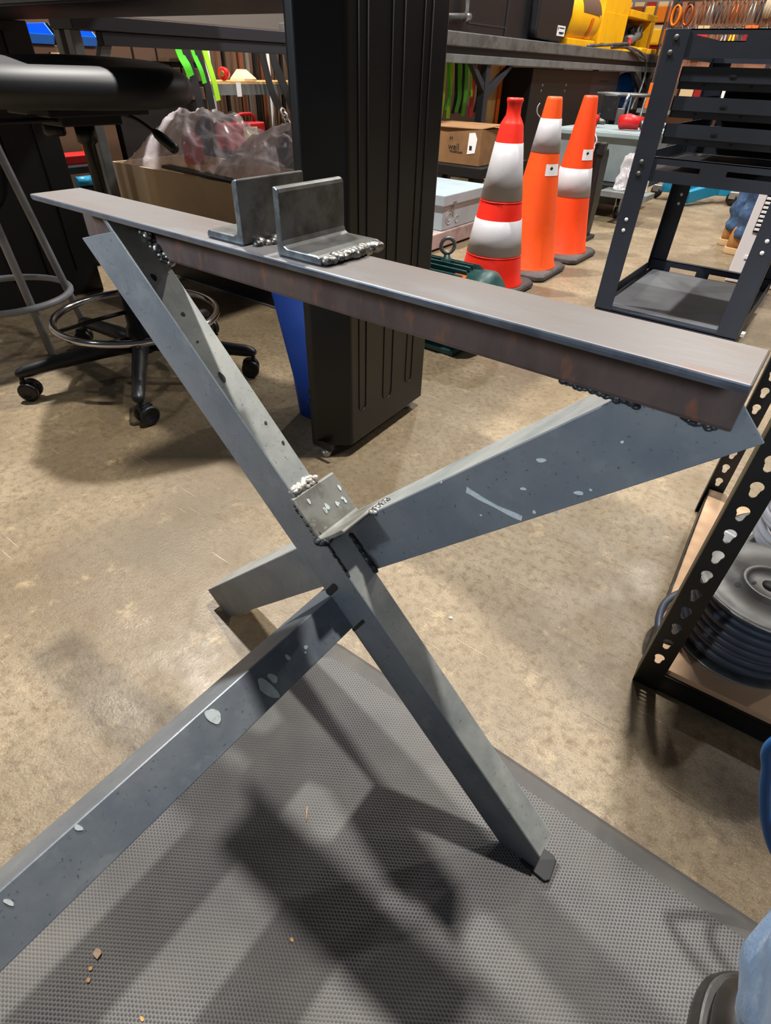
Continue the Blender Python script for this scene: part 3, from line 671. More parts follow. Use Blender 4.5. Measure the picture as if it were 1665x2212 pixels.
for y0, z1, w, m, lbl_ in ((2.40, .73, .05, 'lime_green', 'bright green strap hanging left of the black loops'), (2.49, .70, .03, 'lime_green', 'narrow bright green strap beside the wide one'), (2.57, .62, .035, 'lime', 'long lime strap end hanging down behind the seat'), (2.44, .55, .05, 'webbing_black', 'black strap with stitched box hanging by green straps'), (2.52, .58, .045, 'webbing_black', 'wide black strap cut square at its end')):
    strap([(-3.22, y0, .90), (-3.21, y0 + .01, .82), (-3.2, y0 + .03, (z1 + .82) / 2), (-3.2, y0 + .045, z1)], w, m, 'hanging_strap', lbl_, 'strap', 'straps behind the left bench')
for k, (y0, y1, z1, w) in enumerate(((2.95, 3.06, .58, .05), (3.02, 3.20, .50, .06), (3.12, 3.24, .44, .05), (3.22, 3.34, .46, .05))):
    strap([(-3.17 + .02 * k, y0, .93), (-3.16 + .02 * k, y0 + .02, .80), (-3.15 + .02 * k, (y0 + y1) / 2, .66), (-3.15 + .02 * k, y1, z1)], w, 'webbing_black', 'lifting_sling', ('first', 'second', 'third', 'last')[k] + ' black lifting sling from the left, hanging past the shelf', 'sling', 'black lifting slings')
strap([(-3.14, 3.30, .92), (-3.14, 3.32, .80), (-3.14, 3.325, .74)], .03, 'lime_green', 'hanging_strap', 'short green strap tip right beside the black bench panel', 'strap')
for k in range(9):
    z = .56 - k * .021; y = 3.03 + k * .012
    mb = MB(); mb.ring((-3.09, y, z), .020, .0065, 14, 7, Euler((R(90 * (k % 2)) + .4, R(70), R(30))).to_matrix())
    solo(mb, 'chain_link', 'steel_bar', 'grey chain link hanging beside the red case', 'chain link', (-3.09, y, z), 'chain hanging by the red case', smooth=True)
for y, z, r, m, lbl_ in ((1.60, .42, .07, 'red_plastic', 'red plastic tray on the shelf behind the stool post'),):
    t_ = MB(); t_.prism([(-2.98, 1.44, .405), (-2.98, 1.66, .405), (-2.98, 1.69, .44), (-2.98, 1.41, .44)], (-.12, 0, 0)); solo(t_, 'plastic_tray', m, lbl_, 'tray', (-3.04, 1.55, .405), bevel=.004)
mb = MB(); mb.box(-3.10, -2.92, 1.40, 1.70, .375, .404); mb.box(-3.10, -3.06, 1.40, 1.44, 0, .375); mb.box(-3.10, -3.06, 1.66, 1.70, 0, .375); mb.box(-2.96, -2.92, 1.66, 1.70, 0, .375)
solo(mb, 'steel_tool_shelf', 'black_plain', 'small dark shelf stand carrying the red tray behind the stool', 'shelf', (-3.0, 1.54, 0), bevel=.003)
mb = MB(); mb.tube([(-2.86, 1.46, .352), (-2.86, 1.54, .352)], .022, 14); solo(mb, 'teal_tool_handle', 'teal', 'teal cylindrical tool handle beside the stool post', 'tool', (-2.86, 1.50, .33))
mb = MB(); mb.box(-2.9, -2.84, 1.42, 1.6, .302, .3295); mb.box(-2.89, -2.85, 1.43, 1.45, 0, .302); mb.box(-2.89, -2.85, 1.57, 1.59, 0, .302); solo(mb, 'tool_ledge', 'black_plain', 'small dark ledge under the teal tool handle', 'ledge', (-2.87, 1.5, .302))
mb = MB(); mb.box(-3.09, -3.07, 1.42, 1.46, .405, .62); solo(mb, 'orange_spirit_level', 'orange_plastic', 'orange bar standing upright left of the stool post', 'level', (-3.11, 1.44, .39))
mb = MB(); mb.box(-3.09, -3.07, 1.655, 1.685, .405, .64); solo(mb, 'orange_pole', 'orange_plastic', 'orange bar standing upright right of the stool post', 'bar', (-3.11, 1.67, .39))

# ------------------------------------------------------------------ traffic cones
def cone(label, loc, m, base_rot, bands, neck=None, sticker=None, h=.72):
    t_ = thing('traffic_cone', label, 'cone', loc, 'traffic cones'); L = Vector(loc)
    rm = Matrix.Rotation(R(base_rot), 4, 'Z')
    oct_ = lambda s, c, z: [L + (rm @ Vector((x, y, z))) for x, y in ((s, s - c), (s - c, s), (c - s, s), (-s, s - c), (-s, c - s), (c - s, -s), (s - c, -s), (s, c - s))]
    mb = MB(); mb.loft([oct_(.161, .03, .004), oct_(.164, .03, .010), oct_(.164, .03, .024), oct_(.155, .03, .034), oct_(.13, .05, .038)], smooth=False)
    mb.build('base', 'rubber_base', t_, bevel=.003)
    r_at = lambda z: .142 + (.033 - .142) * (z - .036) / (h - .036)
    prof = [(.150, .034), (.148, .040), (r_at(.05), .05)]
    if neck:
        prof += [(r_at(.1), .1), (r_at(h - .085), h - .085), (r_at(h - .08) - .003, h - .078), (.0285, h - .055), (.0275, h - .03), (.030, h - .016), (.033, h - .008), (.031, h), (.022, h), (.019, h - .02)]
    else:
        prof += [(r_at(.2), .2), (r_at(.5), .5), (r_at(h - .012), h - .012), (r_at(h - .012) - .002, h - .003), (r_at(h) - .004, h), (r_at(h) - .012, h), (.016, h - .02)]
    mb = MB(); mb.lathe(prof, L, 44); mb.build('body', m, t_)
    for z0, z1 in bands:
        mb = MB(); mb.lathe([(r_at(z0) - .002, z0), (r_at(z0) + .0018, z0), (r_at((z0 + z1) / 2) + .0018, (z0 + z1) / 2), (r_at(z1) + .0018, z1), (r_at(z1) - .002, z1)], L, 44); mb.build('reflective_band', 'reflective', t_)
        for zz in (z0 - .006,) if neck else ():
            mb = MB(); mb.ring(L + Vector((0, 0, zz)), r_at(zz) + .0005, .0022, 44, 6); mb.build('moulded_ridge', m, t_, smooth=True)
    if sticker:
        z0, a0, a1 = sticker; mb = MB()
        g0 = lambda u, v: L + Vector(((r_at(z0 + .045 * v) + .0016) * math.cos(a0 + (a1 - a0) * u), (r_at(z0 + .045 * v) + .0016) * math.sin(a0 + (a1 - a0) * u), z0 + .045 * v))
        mb.sheet(g0, 10, 3); st_ = mb.build('sticker', 'label_white', t_)
        c_ = (a0 * .62 + a1 * .38); rr = r_at(z0 + .03) + .0022; o_ = L + Vector((rr * math.cos(c_), rr * math.sin(c_), z0 + .029)); ax = Vector((-math.sin(c_), math.cos(c_), 0))
        MB().prism([o_ + ax * .008, o_ + Vector((0, 0, .008)), o_ - ax * .008, o_ - Vector((0, 0, .008))], Vector((math.cos(c_), math.sin(c_), 0)) * .0008).build('sticker_mark', 'ink', st_)
        o_ = o_ - Vector((0, 0, .018)); MB().prism([o_ + ax * .009, o_ + ax * .009 + Vector((0, 0, .005)), o_ - ax * .009 + Vector((0, 0, .005)), o_ - ax * .009], Vector((math.cos(c_), math.sin(c_), 0)) * .0008).build('sticker_mark', 'ink', st_)
    return t_
cone('red traffic cone with two white bands and a grooved neck, nearest of the three', (-1.205, 2.450, 0), 'cone_red', 1, [(.163, .300), (.374, .575)], neck=True)
c2 = cone('orange traffic cone with one white band near its tip, middle of the three', (-1.205, 2.832, 0), 'cone_orange', 1, [(.519, .643)], sticker=(.432, R(-55), R(0)))
mb = MB(); mb.tube(spline([(-1.246, 2.802, .645), (-1.258, 2.792, .66), (-1.260, 2.790, .68), (-1.254, 2.795, .695)]), .0022, 6); mb.build('torn_strip', 'cable_gray', c2)
cone('deep orange traffic cone with one white band mid-height, furthest of the three', (-1.199, 3.250, 0), 'cone_deep_orange', -1, [(.300, .425)], sticker=(.462, R(-55), R(0)))

# ------------------------------------------------------------------ electrical box on a skid, motor, carton on stand
sk = MB(); sk.box(-2.35, -1.75, 2.55, 3.42, .012, .09); sk.box(-2.3, -2.2, 2.6, 3.4, 0, .013); sk.box(-1.9, -1.8, 2.6, 3.4, 0, .013)
solo(sk, 'storage_skid', 'skid_gray', 'low pinkish grey skid under the electrical box', 'skid', (-2.05, 3.0, 0), bevel=.004)
en = thing('electrical_enclosure', 'grey steel electrical box with knockout rings lying on the skid', 'electrical box', (-2.0, 3.1, .091))
MB().box(-2.22, -1.765, 2.895, 3.40, .092, .235).build('body', 'enclosure_gray', en, bevel=.003)
MB().box(-2.232, -1.752, 2.883, 3.412, .215, .268).build('lid', 'enclosure_gray', en, bevel=.004)
for y, r in ((2.965, .036), (2.965, .020), (3.05, .018)):
    mx = Vector((0, 0, 1)).rotation_difference(Vector((1, 0, 0))).to_matrix(); z = .155 if r != .018 else .135
    mb = MB(); mb.ring((-1.7645, y, z), r, .0028, 28, 6, mx); mb.build('knockout', 'enclosure_gray', en, smooth=True)
MB().box(-1.754, -1.746, 2.98, 3.005, .196, .232).build('latch', 'zinc', en, bevel=.001)
lst = thing('low_black_stand', 'low dark stand that carries the brown carton behind the electrical box', 'stand', (-2.45, 4.15, 0))
MB().box(-2.78, -2.06, 3.83, 4.55, .225, .284).build('deck', 'black_plain', lst, bevel=.003)
for x, y in ((-2.74, 3.88), (-2.10, 3.88), (-2.74, 4.5), (-2.10, 4.5)): MB().box(x - .025, x + .025, y - .025, y + .025, 0, .226).build('leg', 'black_plain', lst)
kb = thing('brown_carton', 'closed brown cardboard box with printed marks on the low stand', 'box', (-2.4, 4.1, .285))
MB().box(-2.72, -2.125, 3.90, 4.48, .286, .492).build('body', 'cardboard_dark', kb, bevel=.003)
MB().prism([(-2.72, 3.895, .493), (-2.40, 3.885, .492), (-2.13, 3.90, .494), (-2.09, 4.16, .512), (-2.4, 4.2, .500), (-2.72, 4.2, .498)], (0, 0, .004)).build('top_flap', 'cardboard_dark', kb)
fm = lambda x, z: basis((1, 0, 0), (0, -1, 0), (x, 3.8985, z))
text_mesh('M', .035, fm(-2.36, .43), 'ink', 'print', kb); text_mesh('well', .055, fm(-2.335, .385), 'ink', 'print', kb); text_mesh('Warehouse', .022, fm(-2.315, .358), 'ink', 'print', kb)
mb = MB(); mb.prism([(-2.22, 3.8985, .47), (-2.175, 3.8985, .475), (-2.155, 3.8985, .44), (-2.165, 3.8985, .36), (-2.225, 3.8985, .35)], (0, -.001, 0)); mb.build('torn_label', 'label_white', kb)
mb = MB(); mb.box(-2.21, -2.19, 3.8965, 3.898, .375, .40); mb.build('label_mark', 'ink', kb)
fl = MB(); fl.prism([(-2.20, 3.78, .168), (-2.02, 3.66, .10), (-1.96, 3.80, .12), (-2.08, 3.92, .205)], (0, 0, .006)); solo(fl, 'cardboard_flap', 'cardboard_dark', 'loose brown cardboard piece leaning below the carton', 'cardboard', (-2.06, 3.8, .1))

mt = thing('electric_motor', 'dark green finned electric motor with a lifting eye, beside the red cone', 'motor', (0, 0, 0))
MX = Vector((0, 0, 1)).rotation_difference(Vector((1, 0, 0))).to_matrix()
mb = MB(); mb.lathe([(.01, -.17), (.10, -.17), (.118, -.155), (.118, .10), (.125, .105), (.125, .135), (.105, .16), (.05, .172), (.045, .18), (.01, .18)], (-1.06, 1.72, .150), 36, MX); mb.build('housing', 'motor_green', mt)
for k in range(15):
    a = R(15 + k * 150 / 14); c = Vector((-1.105, 1.72 + .124 * math.cos(a), .150 + .124 * math.sin(a)))
    mb = MB(); mb.cbox(c, (.23, .006, .020), Matrix.Rotation(a - PI / 2, 3, 'X')); mb.build('fin', 'motor_green', mt, bevel=.001)
mb = MB(); mb.lathe([(.002, .265), (.020, .265), (.021, .285), (.013, .290), (.010, .30), (.002, .30)], (-1.10, 1.72, 0), 8); mb.build('eye_boss', 'motor_green', mt)
mb = MB(); mb.ring((-1.10, 1.72, .328), .024, .0065, 28, 10, Euler((R(90), 0, R(45))).to_matrix()); mb.build('lifting_eye', 'dark_zinc', mt, smooth=True)
mb = MB(); mb.box(-1.17, -.97, 1.60, 1.84, .003, .022); mb.box(-1.15, -.99, 1.64, 1.66, .02, .08); mb.box(-1.15, -.99, 1.78, 1.80, .02, .08); mb.build('foot', 'motor_green', mt, bevel=.003)
mb = MB(); mb.cbox((-1.0, 1.645, .255), (.045, .004, .03), Euler((R(-52), 0, 0)).to_matrix()); mb.build('orange_label', 'orange_plastic', mt)
mt.location = (.055, .045, 0)

# ------------------------------------------------------------------ right grey workbench, its hanging straps and the machines on it
rb = thing('right_grey_workbench', 'long grey steel workbench carrying yellow and black machines', 'workbench', (-2.9, 6.2, 0))
MB().box(-3.4, -2.60, 3.35, 9.3, .925, 1.003).build('worktop', 'bench_top', rb, bevel=.006)
MB().box(-3.35, -2.64, 3.4, 9.25, .880, .926).build('rail_recess', 'bench_dark', rb)
MB().box(-2.66, -2.605, 3.4, 9.25, .834, .884).build('front_rail', 'bench_steel', rb, bevel=.004)
for y in (4.80, 9.0):
    MB().box(-2.68, -2.62, y - .035, y + .035, 0, .836).build('leg', 'bench_dark', rb, bevel=.003)
    MB().box(-3.36, -3.30, y - .035, y + .035, 0, .88).build('leg', 'bench_dark', rb, bevel=.003)
    s1 = .42
    MB().prism([(-2.625, y, .60), (-2.625, y, .68), (-2.625, y + s1 - .06, .834), (-2.625, y + s1, .834)], (-.04, 0, 0)).build('brace', 'bench_dark', rb, bevel=.002)
    MB().prism([(-2.625, y, .64), (-2.625, y, .70), (-2.625, y - .20, .834), (-2.625, y - .14 - .12, .834)], (-.04, 0, 0)).build('brace', 'bench_dark', rb, bevel=.002)
MB().prism([(-2.625, 8.98, .55), (-2.625, 8.98, .66), (-2.625, 8.40, .834), (-2.625, 8.30, .834)], (-.04, 0, 0)).build('brace', 'bench_dark', rb, bevel=.002)
k = 0
for y, w, z1, m, n_ in ((4.52, .05, .50, 'lime', 'yellow-green'), (4.585, .035, .55, 'lime_green', 'green'), (4.63, .055, .49, 'lime', 'yellow-green'), (4.70, .04, .52, 'webbing_black', 'black'), (4.75, .06, .53, 'lime_green', 'green'), (4.81, .035, .52, 'webbing_black', 'black'), (4.86, .05, .50, 'lime_green', 'green'), (4.93, .035, .66, 'lime', 'yellow-green'), (4.99, .06, .49, 'webbing_red', 'red'), (5.05, .03, .52, 'webbing_black', 'black'), (5.11, .10, .49, 'webbing_red', 'red'), (5.20, .05, .50, 'gray_bin', 'grey')):
    k += 1
    strap([(-2.86, y, .86), (-2.85, y + .004, .76), (-2.85 + .01 * (k % 3), y + .008 - .012 * (k % 2), .63), (-2.85, y - .005, z1)], w, m, 'ratchet_strap', n_ + ' strap under the right bench, ' + ('first', 'second', 'third', 'fourth', 'fifth', 'sixth', 'seventh', 'eighth', 'ninth', 'tenth', 'eleventh', 'twelfth')[k - 1] + ' from the black panel', 'strap', 'straps hanging under the right bench')
solo(MB().box(-2.98, -2.95, 5.36, 5.60, .40, .833), 'beige_board', 'wood', 'pale wooden board standing under the right bench by its leg', 'board', (-2.96, 5.48, .40))
solo(MB().box(-2.99, -2.94, 5.61, 5.67, .40, .833), 'red_board', 'orange_plastic', 'orange-red narrow board beside the pale wooden board', 'board', (-2.96, 5.64, .40))
ky = MB(); ky.box(-3.05, -2.88, 5.30, 5.70, .37, .40); ky.box(-3.05, -2.88, 5.30, 5.34, 0, .37); ky.box(-3.05, -2.88, 5.66, 5.70, 0, .37)
solo(ky, 'board_stand', 'black_plain', 'dark stand below the pale and red boards', 'stand', (-2.96, 5.5, 0))
bc = thing('black_storage_cabinet', 'wide black metal cabinet under the bench behind the cones', 'cabinet', (-2.9, 6.25, 0))
MB().box(-3.2, -2.68, 5.72, 7.20, 0, .828).build('body', 'black_plain', bc, bevel=.005)
for y, z in ((5.95, .70), (5.94, .66), (6.5, .70), (6.49, .655)): MB().box(-2.681, -2.676, y, y + .018, z, z + .018).build('rivet', 'zinc', bc)
gpn = thing('grey_notice_panel', 'dark grey panel with faint printed lines, beside the black cabinet', 'panel', (-2.7, 7.5, 0))
MB().box(-2.74, -2.69, 7.22, 8.05, 0, .828).build('board', 'bench_dark', gpn)
for z, y0, y1 in ((.735, 7.45, 7.72), (.655, 7.42, 7.68), (.64, 7.5, 7.66)): MB().box(-2.69, -2.688, y0, y1, z, z + .012).build('printed_line', 'ink', gpn)
# things standing on the worktop
ZB = 1.0035
bm_ = thing('black_machine', 'black boxy machine with a white label at the front of the bench', 'machine', (-2.95, 5.3, ZB))
MB().box(-3.25, -2.74, 4.15, 5.65, ZB, 1.42).build('body', 'black_plastic', bm_, bevel=.012)
MB().box(-2.745, -2.735, 4.62, 5.22, 1.062, 1.072).build('seam', 'bench_dark', bm_)
MB().box(-2.742, -2.734, 5.20, 5.215, ZB + .01, 1.42).build('seam', 'bench_dark', bm_)
hs = MB(); hs.prism([(-2.66, 5.66, ZB + .02), (-2.66, 6.12, ZB + .005), (-2.66, 6.24, ZB + .05), (-2.66, 6.32, 1.20), (-2.66, 6.30, 1.45), (-2.66, 5.62, 1.45), (-2.66, 5.62, ZB + .06)], (-.5, 0, 0)); hs.build('housing', 'black_plastic', bm_, bevel=.014)
lw = MB().box(-2.659, -2.656, 6.03, 6.20, 1.055, 1.125).build('white_label', 'label_white', bm_)
for z, y0, y1 in ((1.105, 6.07, 6.18), (1.075, 6.07, 6.18), (1.068, 6.08, 6.16)): MB().box(-2.656, -2.655, y0, y1, z, z + .008).build('label_line', 'ink', lw)
MB().box(-2.656, -2.655, 6.04, 6.055, 1.095, 1.115).build('label_line', 'ink', lw)
ym = thing('yellow_motor_unit', 'yellow round motor housing beside the black machine', 'machine', (-2.9, 6.8, ZB))
MY = Vector((0, 0, 1)).rotation_difference(Vector((0, 1, 0))).to_matrix()
mb = MB(); mb.lathe([(.02, 0), (.17, 0), (.19, .02), (.205, .22), (.20, .62), (.175, .78), (.11, .86), (.02, .87)], (-2.86, 6.34, 1.215), 40, MY); mb.build('housing', 'yellow', ym)
mb = MB(); mb.box(-3.0, -2.70, 6.40, 7.10, ZB, 1.06); mb.build('base', 'yellow', ym, bevel=.01)
def onbarrel(y, a, d=.0035): return Vector((-2.86 + (.2045 + d) * math.cos(a), y, 1.215 + (.2045 + d) * math.sin(a)))
mb = MB(); mb.sheet(lambda u, v: onbarrel(6.56 + .46 * u, R(8) + R(52) * v), 6, 10); mb.build('data_plate', 'brown_bar', ym)
mb = MB(); mb.sheet(lambda u, v: onbarrel(6.78 + .07 * u, R(-40) + R(40) * v), 2, 10); mb.build('worn_sticker', 'orange_plastic', ym)
yb = thing('yellow_equipment_case', 'tall yellow cabinet and frame at the far end of the bench', 'machine', (-2.9, 7.9, ZB))
MB().box(-3.2, -2.74, 7.30, 8.05, ZB, 1.60).build('body', 'yellow', yb, bevel=.012)
MB().box(-2.742, -2.732, 7.36, 7.98, ZB + .05, 1.30).build('door', 'yellow', yb, bevel=.004)
mb = MB(); mb.box(-3.2, -2.9, 8.06, 8.10, ZB, 1.6); mb.box(-3.2, -2.72, 8.06, 9.05, 1.30, 1.36); mb.box(-3.2, -2.72, 8.85, 9.0, ZB, 1.30); mb.box(-3.2, -3.15, 8.1, 8.9, ZB, 1.36); mb.build('frame', 'yellow', yb, bevel=.006)
for y in (8.02, 8.40, 8.78): MB().box(-2.80, -2.62, y, y + .22, ZB, ZB + .05).build('foot', 'yellow', yb, bevel=.01)
bk_ = thing('black_pump_tool', 'black cast tool with a pink-red lever inside the yellow frame', 'tool', (-2.9, 8.4, ZB))
mb = MB(); mb.box(-3.0, -2.82, 8.14, 8.70, ZB, 1.26); mb.tube([(-2.80, 8.60, 1.02), (-2.78, 8.52, 1.10), (-2.80, 8.42, 1.22)], [.03, .035, .03], 10); mb.build('body', 'black_plastic', bk_, bevel=.012)
mb = MB(); mb.tube([(-2.80, 8.30, 1.10), (-2.78, 8.70, 1.17)], [.05, .04], 14); mb.ring((-2.78, 8.66, 1.21), .06, .016, 18, 8, MX); mb.build('knob', 'bench_steel', bk_)
MB().tube([(-2.74, 8.26, 1.02), (-2.74, 8.26, 1.09), (-2.74, 8.28, 1.13)], [.03, .026, .015], 10).build('lever', 'webbing_red', bk_)
vs_ = thing('bench_vise_handle', 'steel T-handle rod sticking out past the black bench panel', 'tool', (-2.75, 4.5, ZB))
mb = MB(); mb.tube([(-2.70, 4.12, 1.072), (-2.70, 4.52, 1.094)], .017, 12); mb.build('arm', 'dark_zinc', vs_)
mb = MB(); mb.tube([(-2.70, 4.52, 1.075), (-2.70, 4.52, 1.30)], .018, 14); mb.tube([(-2.70, 4.50, 1.09), (-2.70, 4.57, 1.094)], [.026, .022], 14); mb.box(-2.72, -2.68, 4.05, 4.15, ZB, 1.09); mb.build('rod', 'zinc', vs_)
rcr = thing('red_crate', 'red plastic crate behind the steel handle at the near end of the bench', 'crate', (-2.95, 3.9, ZB))
for x in (-2.80, -3.1):
    for z in (1.005, 1.10, 1.195): MB().box(x - .006, x + .006, 3.7, 4.14, z, z + .04).build('slat', 'red_plastic', rcr)
for y in (3.70, 3.82, 3.96, 4.10):
    MB().box(-3.106, -2.794, y, y + .03, 1.005, 1.235).build('rib', 'red_plastic', rcr)
solo(MB().box(-2.76, -2.64, 3.95, 4.11, ZB, ZB + .012), 'paper_card', 'label_white', 'small white card at the bench edge by the black panel', 'card', (-2.70, 4.03, ZB))
cbl = thing('grey_power_cord', 'grey cord looped on the bench edge and hanging down towards the grey bin', 'cord', (-2.6, 7.7, ZB))
mb = MB(); mb.tube(spline([(-2.70, 6.9, ZB + .012), (-2.62, 7.3, ZB + .035), (-2.60, 7.75, ZB + .06), (-2.62, 7.9, ZB + .055), (-2.65, 7.7, ZB + .03), (-2.60, 7.85, ZB + .035), (-2.57, 8.25, ZB + .0), (-2.565, 8.5, .93), (-2.56, 8.58, .80), (-2.55, 8.5, .65), (-2.54, 8.35, .55), (-2.53, 8.28, .48)]), .013, 8); mb.build('cable', 'dark_zinc', cbl, smooth=True)
mb = MB(); mb.tube(spline([(-2.64, 7.45, ZB + .02), (-2.60, 7.8, ZB + .03), (-2.575, 8.15, ZB - .02), (-2.57, 8.42, .955)]), .014, 8); mb.build('cable', 'dark_zinc', cbl, smooth=True)

# ------------------------------------------------------------------ items between the cones and the cart
ub = thing('black_upright_tool_bag', 'tall black tapered tool case with a white hang tag, behind the cones', 'tool case', (-1.25, 3.74, 0))
mb = MB(); mb.loft([[Vector((cx - w, y0, z)), Vector((cx + w, y0, z)), Vector((cx + w, y1, z)), Vector((cx - w, y1, z))] for cx, w, y0, y1, z in ((-1.265, .05, 3.70, 3.78, .012), (-1.268, .055, 3.685, 3.80, .2), (-1.285, .062, 3.67, 3.81, .44), (-1.285, .058, 3.68, 3.80, .47))], smooth=False); mb.build('body', 'black_plastic', ub, bevel=.01, seg=3)
mb = MB()
for x in (-1.335, -1.275, -1.232): mb.cbox((x, 3.69, .475), (.034, .06, .06), Euler((0, R(8), 0)).to_matrix())
mb.tube([(-1.35, 3.70, .45), (-1.215, 3.70, .45)], .024, 10); mb.build('clamp', 'black_plastic', ub, bevel=.006)
MB().box(-1.235, -1.19, 3.66, 3.80, .0, .022).build('foot', 'black_plastic', ub, bevel=.004)
tie = MB(); tie.tube(spline([(-1.305, 3.655, .485), (-1.318, 3.65, .515), (-1.29, 3.648, .55), (-1.262, 3.65, .515), (-1.27, 3.652, .49), (-1.28, 3.652, .482)]), .0035, 6); tie.build('zip_tie', 'label_white', ub, smooth=True)
MB().prism([(-1.282, 3.648, .49), (-1.262, 3.648, .488), (-1.268, 3.648, .375), (-1.288, 3.648, .360)], (0, -.0012, 0)).build('hang_tag', 'label_white', ub)
tb = thing('grey_plastic_tub', 'large grey plastic tub riding on a black wheeled dolly', 'tub', (-1.45, 4.75, .20))
oo = [rrect(-1.80, -1.28, 4.50, 5.1, .04, z=.215), rrect(-1.87, -1.225, 4.44, 5.16, .04, z=.47), rrect(-1.89, -1.205, 4.42, 5.18, .04, z=.475), rrect(-1.89, -1.205, 4.42, 5.18, .04, z=.50), rrect(-1.85, -1.245, 4.46, 5.14, .04, z=.50), rrect(-1.78, -1.30, 4.52, 5.08, .04, z=.225)]
MB().loft(oo, smooth=False).build('body', 'gray_bin', tb, bevel=.004)
dl = thing('black_wheeled_dolly', 'black steel dolly with casters under the grey tub', 'dolly', (-1.5, 4.75, 0))
MB().box(-1.85, -1.22, 4.40, 5.15, .165, .213).build('deck', 'black_plain', dl, bevel=.004)
mb = MB(); mb.loft([rrect(-1.80, -1.25, 4.46, 5.1, .05, z=.165), rrect(-1.72, -1.30, 4.52, 5.0, .05, z=.075)], smooth=False); mb.build('under_tray', 'black_plastic', dl)
for x, y in ((-1.30, 4.50), (-1.22, 4.72), (-1.75, 4.5), (-1.3, 5.05)):
    mb = MB(); mb.box(x - .018, x - .013, y - .015, y + .015, .04, .13); mb.box(x + .013, x + .018, y - .015, y + .015, .04, .13); cs_ = mb.build('caster', 'zinc', dl)
    mb = MB(); mb.lathe([(.004, -.012), (.034, -.012), (.036, 0), (.034, .012), (.004, .012)], (x, y, .0365), 20, MX); mb.build('wheel', 'black_plastic', cs_)
fb = MB(); fb.sheet(lambda u, v: (-1.30 + .20 * u + .02 * MN.noise(Vector((u * 5, v * 5, 1))), 4.28 + .1 * v + .02 * MN.noise(Vector((u * 6, v * 4, 7))), .205 + (.20 * math.sin(PI * min(1, .35 + u * .65)) ** .7) * v + .018 * MN.noise(Vector((u * 9, v * 9, 3)))), 24, 12)
solo(fb, 'clear_plastic_bag', 'plastic_film', 'crumpled clear bag lying on the front of the dolly', 'bag', (-1.2, 4.3, .205), smooth=True)
dk = MB(); dk.box(-1.36, -1.05, 4.22, 4.3995, .165, .2); dk.build('front_ledge', 'bench_steel', dl, bevel=.003)
for i, (x, y, r) in enumerate(((-1.74, 4.72, .042), (-1.44, 4.70, .045), (-1.33, 4.82, .040))):
    t_ = thing('red_spray_gun', ('left', 'middle', 'right')[i] + ' red rounded tool lying on top of the grey tub', 'tool', (x, y, .50), 'red tools on the tub')
    mb = MB(); mb.tube([(x - .05, y, .50 + r), (x, y, .50 + r * 1.2), (x + .08, y + .02, .50 + r)], [r * .9, r, r * .8], 16); mb.build('body', 'red_plastic', t_)
    mb = MB(); mb.tube([(x + .08, y + .02, .50 + r), (x + .13, y + .03, .50 + r * .8)], [r * .5, r * .3], 10); mb.build('nozzle', 'dark_zinc', t_)
lidb = MB(); lidb.box(-1.86, -1.235, 4.45, 5.15, .4985, .503); solo(lidb, 'tub_lid_board', 'gray_bin', 'flat grey board covering the grey tub under the red tools', 'board', (-1.55, 4.8, .4985))
hp = thing('wire_hoop_stand', 'grey wire hoop stand rising behind the cones with tools clipped on', 'wire stand', (-1.78, 5.5, 0))
mb = MB(); mb.ring((-1.78, 5.55, .68), .205, .010, 40, 8); mb.build('hoop', 'dark_zinc', hp, smooth=True)
for a in (200, 265, 340, 90):
    a = R(a); MB().tube([(-1.78 + .205 * math.cos(a), 5.55 + .205 * math.sin(a), .68), (-1.78 + .19 * math.cos(a), 5.55 + .19 * math.sin(a), 0.006)], .007, 8).build('leg', 'dark_zinc', hp)
mb = MB(); mb.cbox((-1.80, 5.34, .60), (.11, .06, .16)); mb.cbox((-1.84, 5.34, .50), (.07, .05, .12)); mb.build('clip_box', 'black_plastic', hp, bevel=.006)
MB().box(-1.725, -1.672, 5.30, 5.33, .46, .60).build('metal_plate', 'dark_zinc', hp, bevel=.003)
MB().tube([(-1.69, 5.33, .60), (-1.675, 5.335, .69)], .012, 10).build('pin', 'zinc', hp)
for y, m, w, lb_ in ((8.3, 'copper', .05, 'thin copper-coloured tube upright beyond the notice panel'), (8.48, 'steel_bar', .05, 'grey steel tube upright beyond the notice panel'), (8.62, 'steel_bar', .05, 'second grey steel tube beside the blue jug')):
    solo(MB().tube([(-2.95, y, .006), (-2.95, y, .83)], w / 2, 12), 'upright_tube', m, lb_, 'tube', (-2.95, y, .006), 'upright tubes')
mb = MB(); mb.lathe([(.01, .45), (.13, .45), (.14, .5), (.14, .75), (.08, .81), (.03, .83), (.01, .83)], (-2.9, 8.98, 0), 28)
solo(mb, 'blue_water_jug', 'bin_blue', 'shiny bright blue jug under the far end of the bench', 'jug', (-2.9, 8.98, .45))
mb = MB(); mb.box(-3.1, -2.75, 8.80, 9.25, .40, .448); mb.box(-3.1, -3.0, 8.8, 9.25, 0, .40); solo(mb, 'jug_shelf', 'bench_dark', 'dark shelf carrying the blue jug under the bench', 'shelf', (-2.9, 9.0, 0))
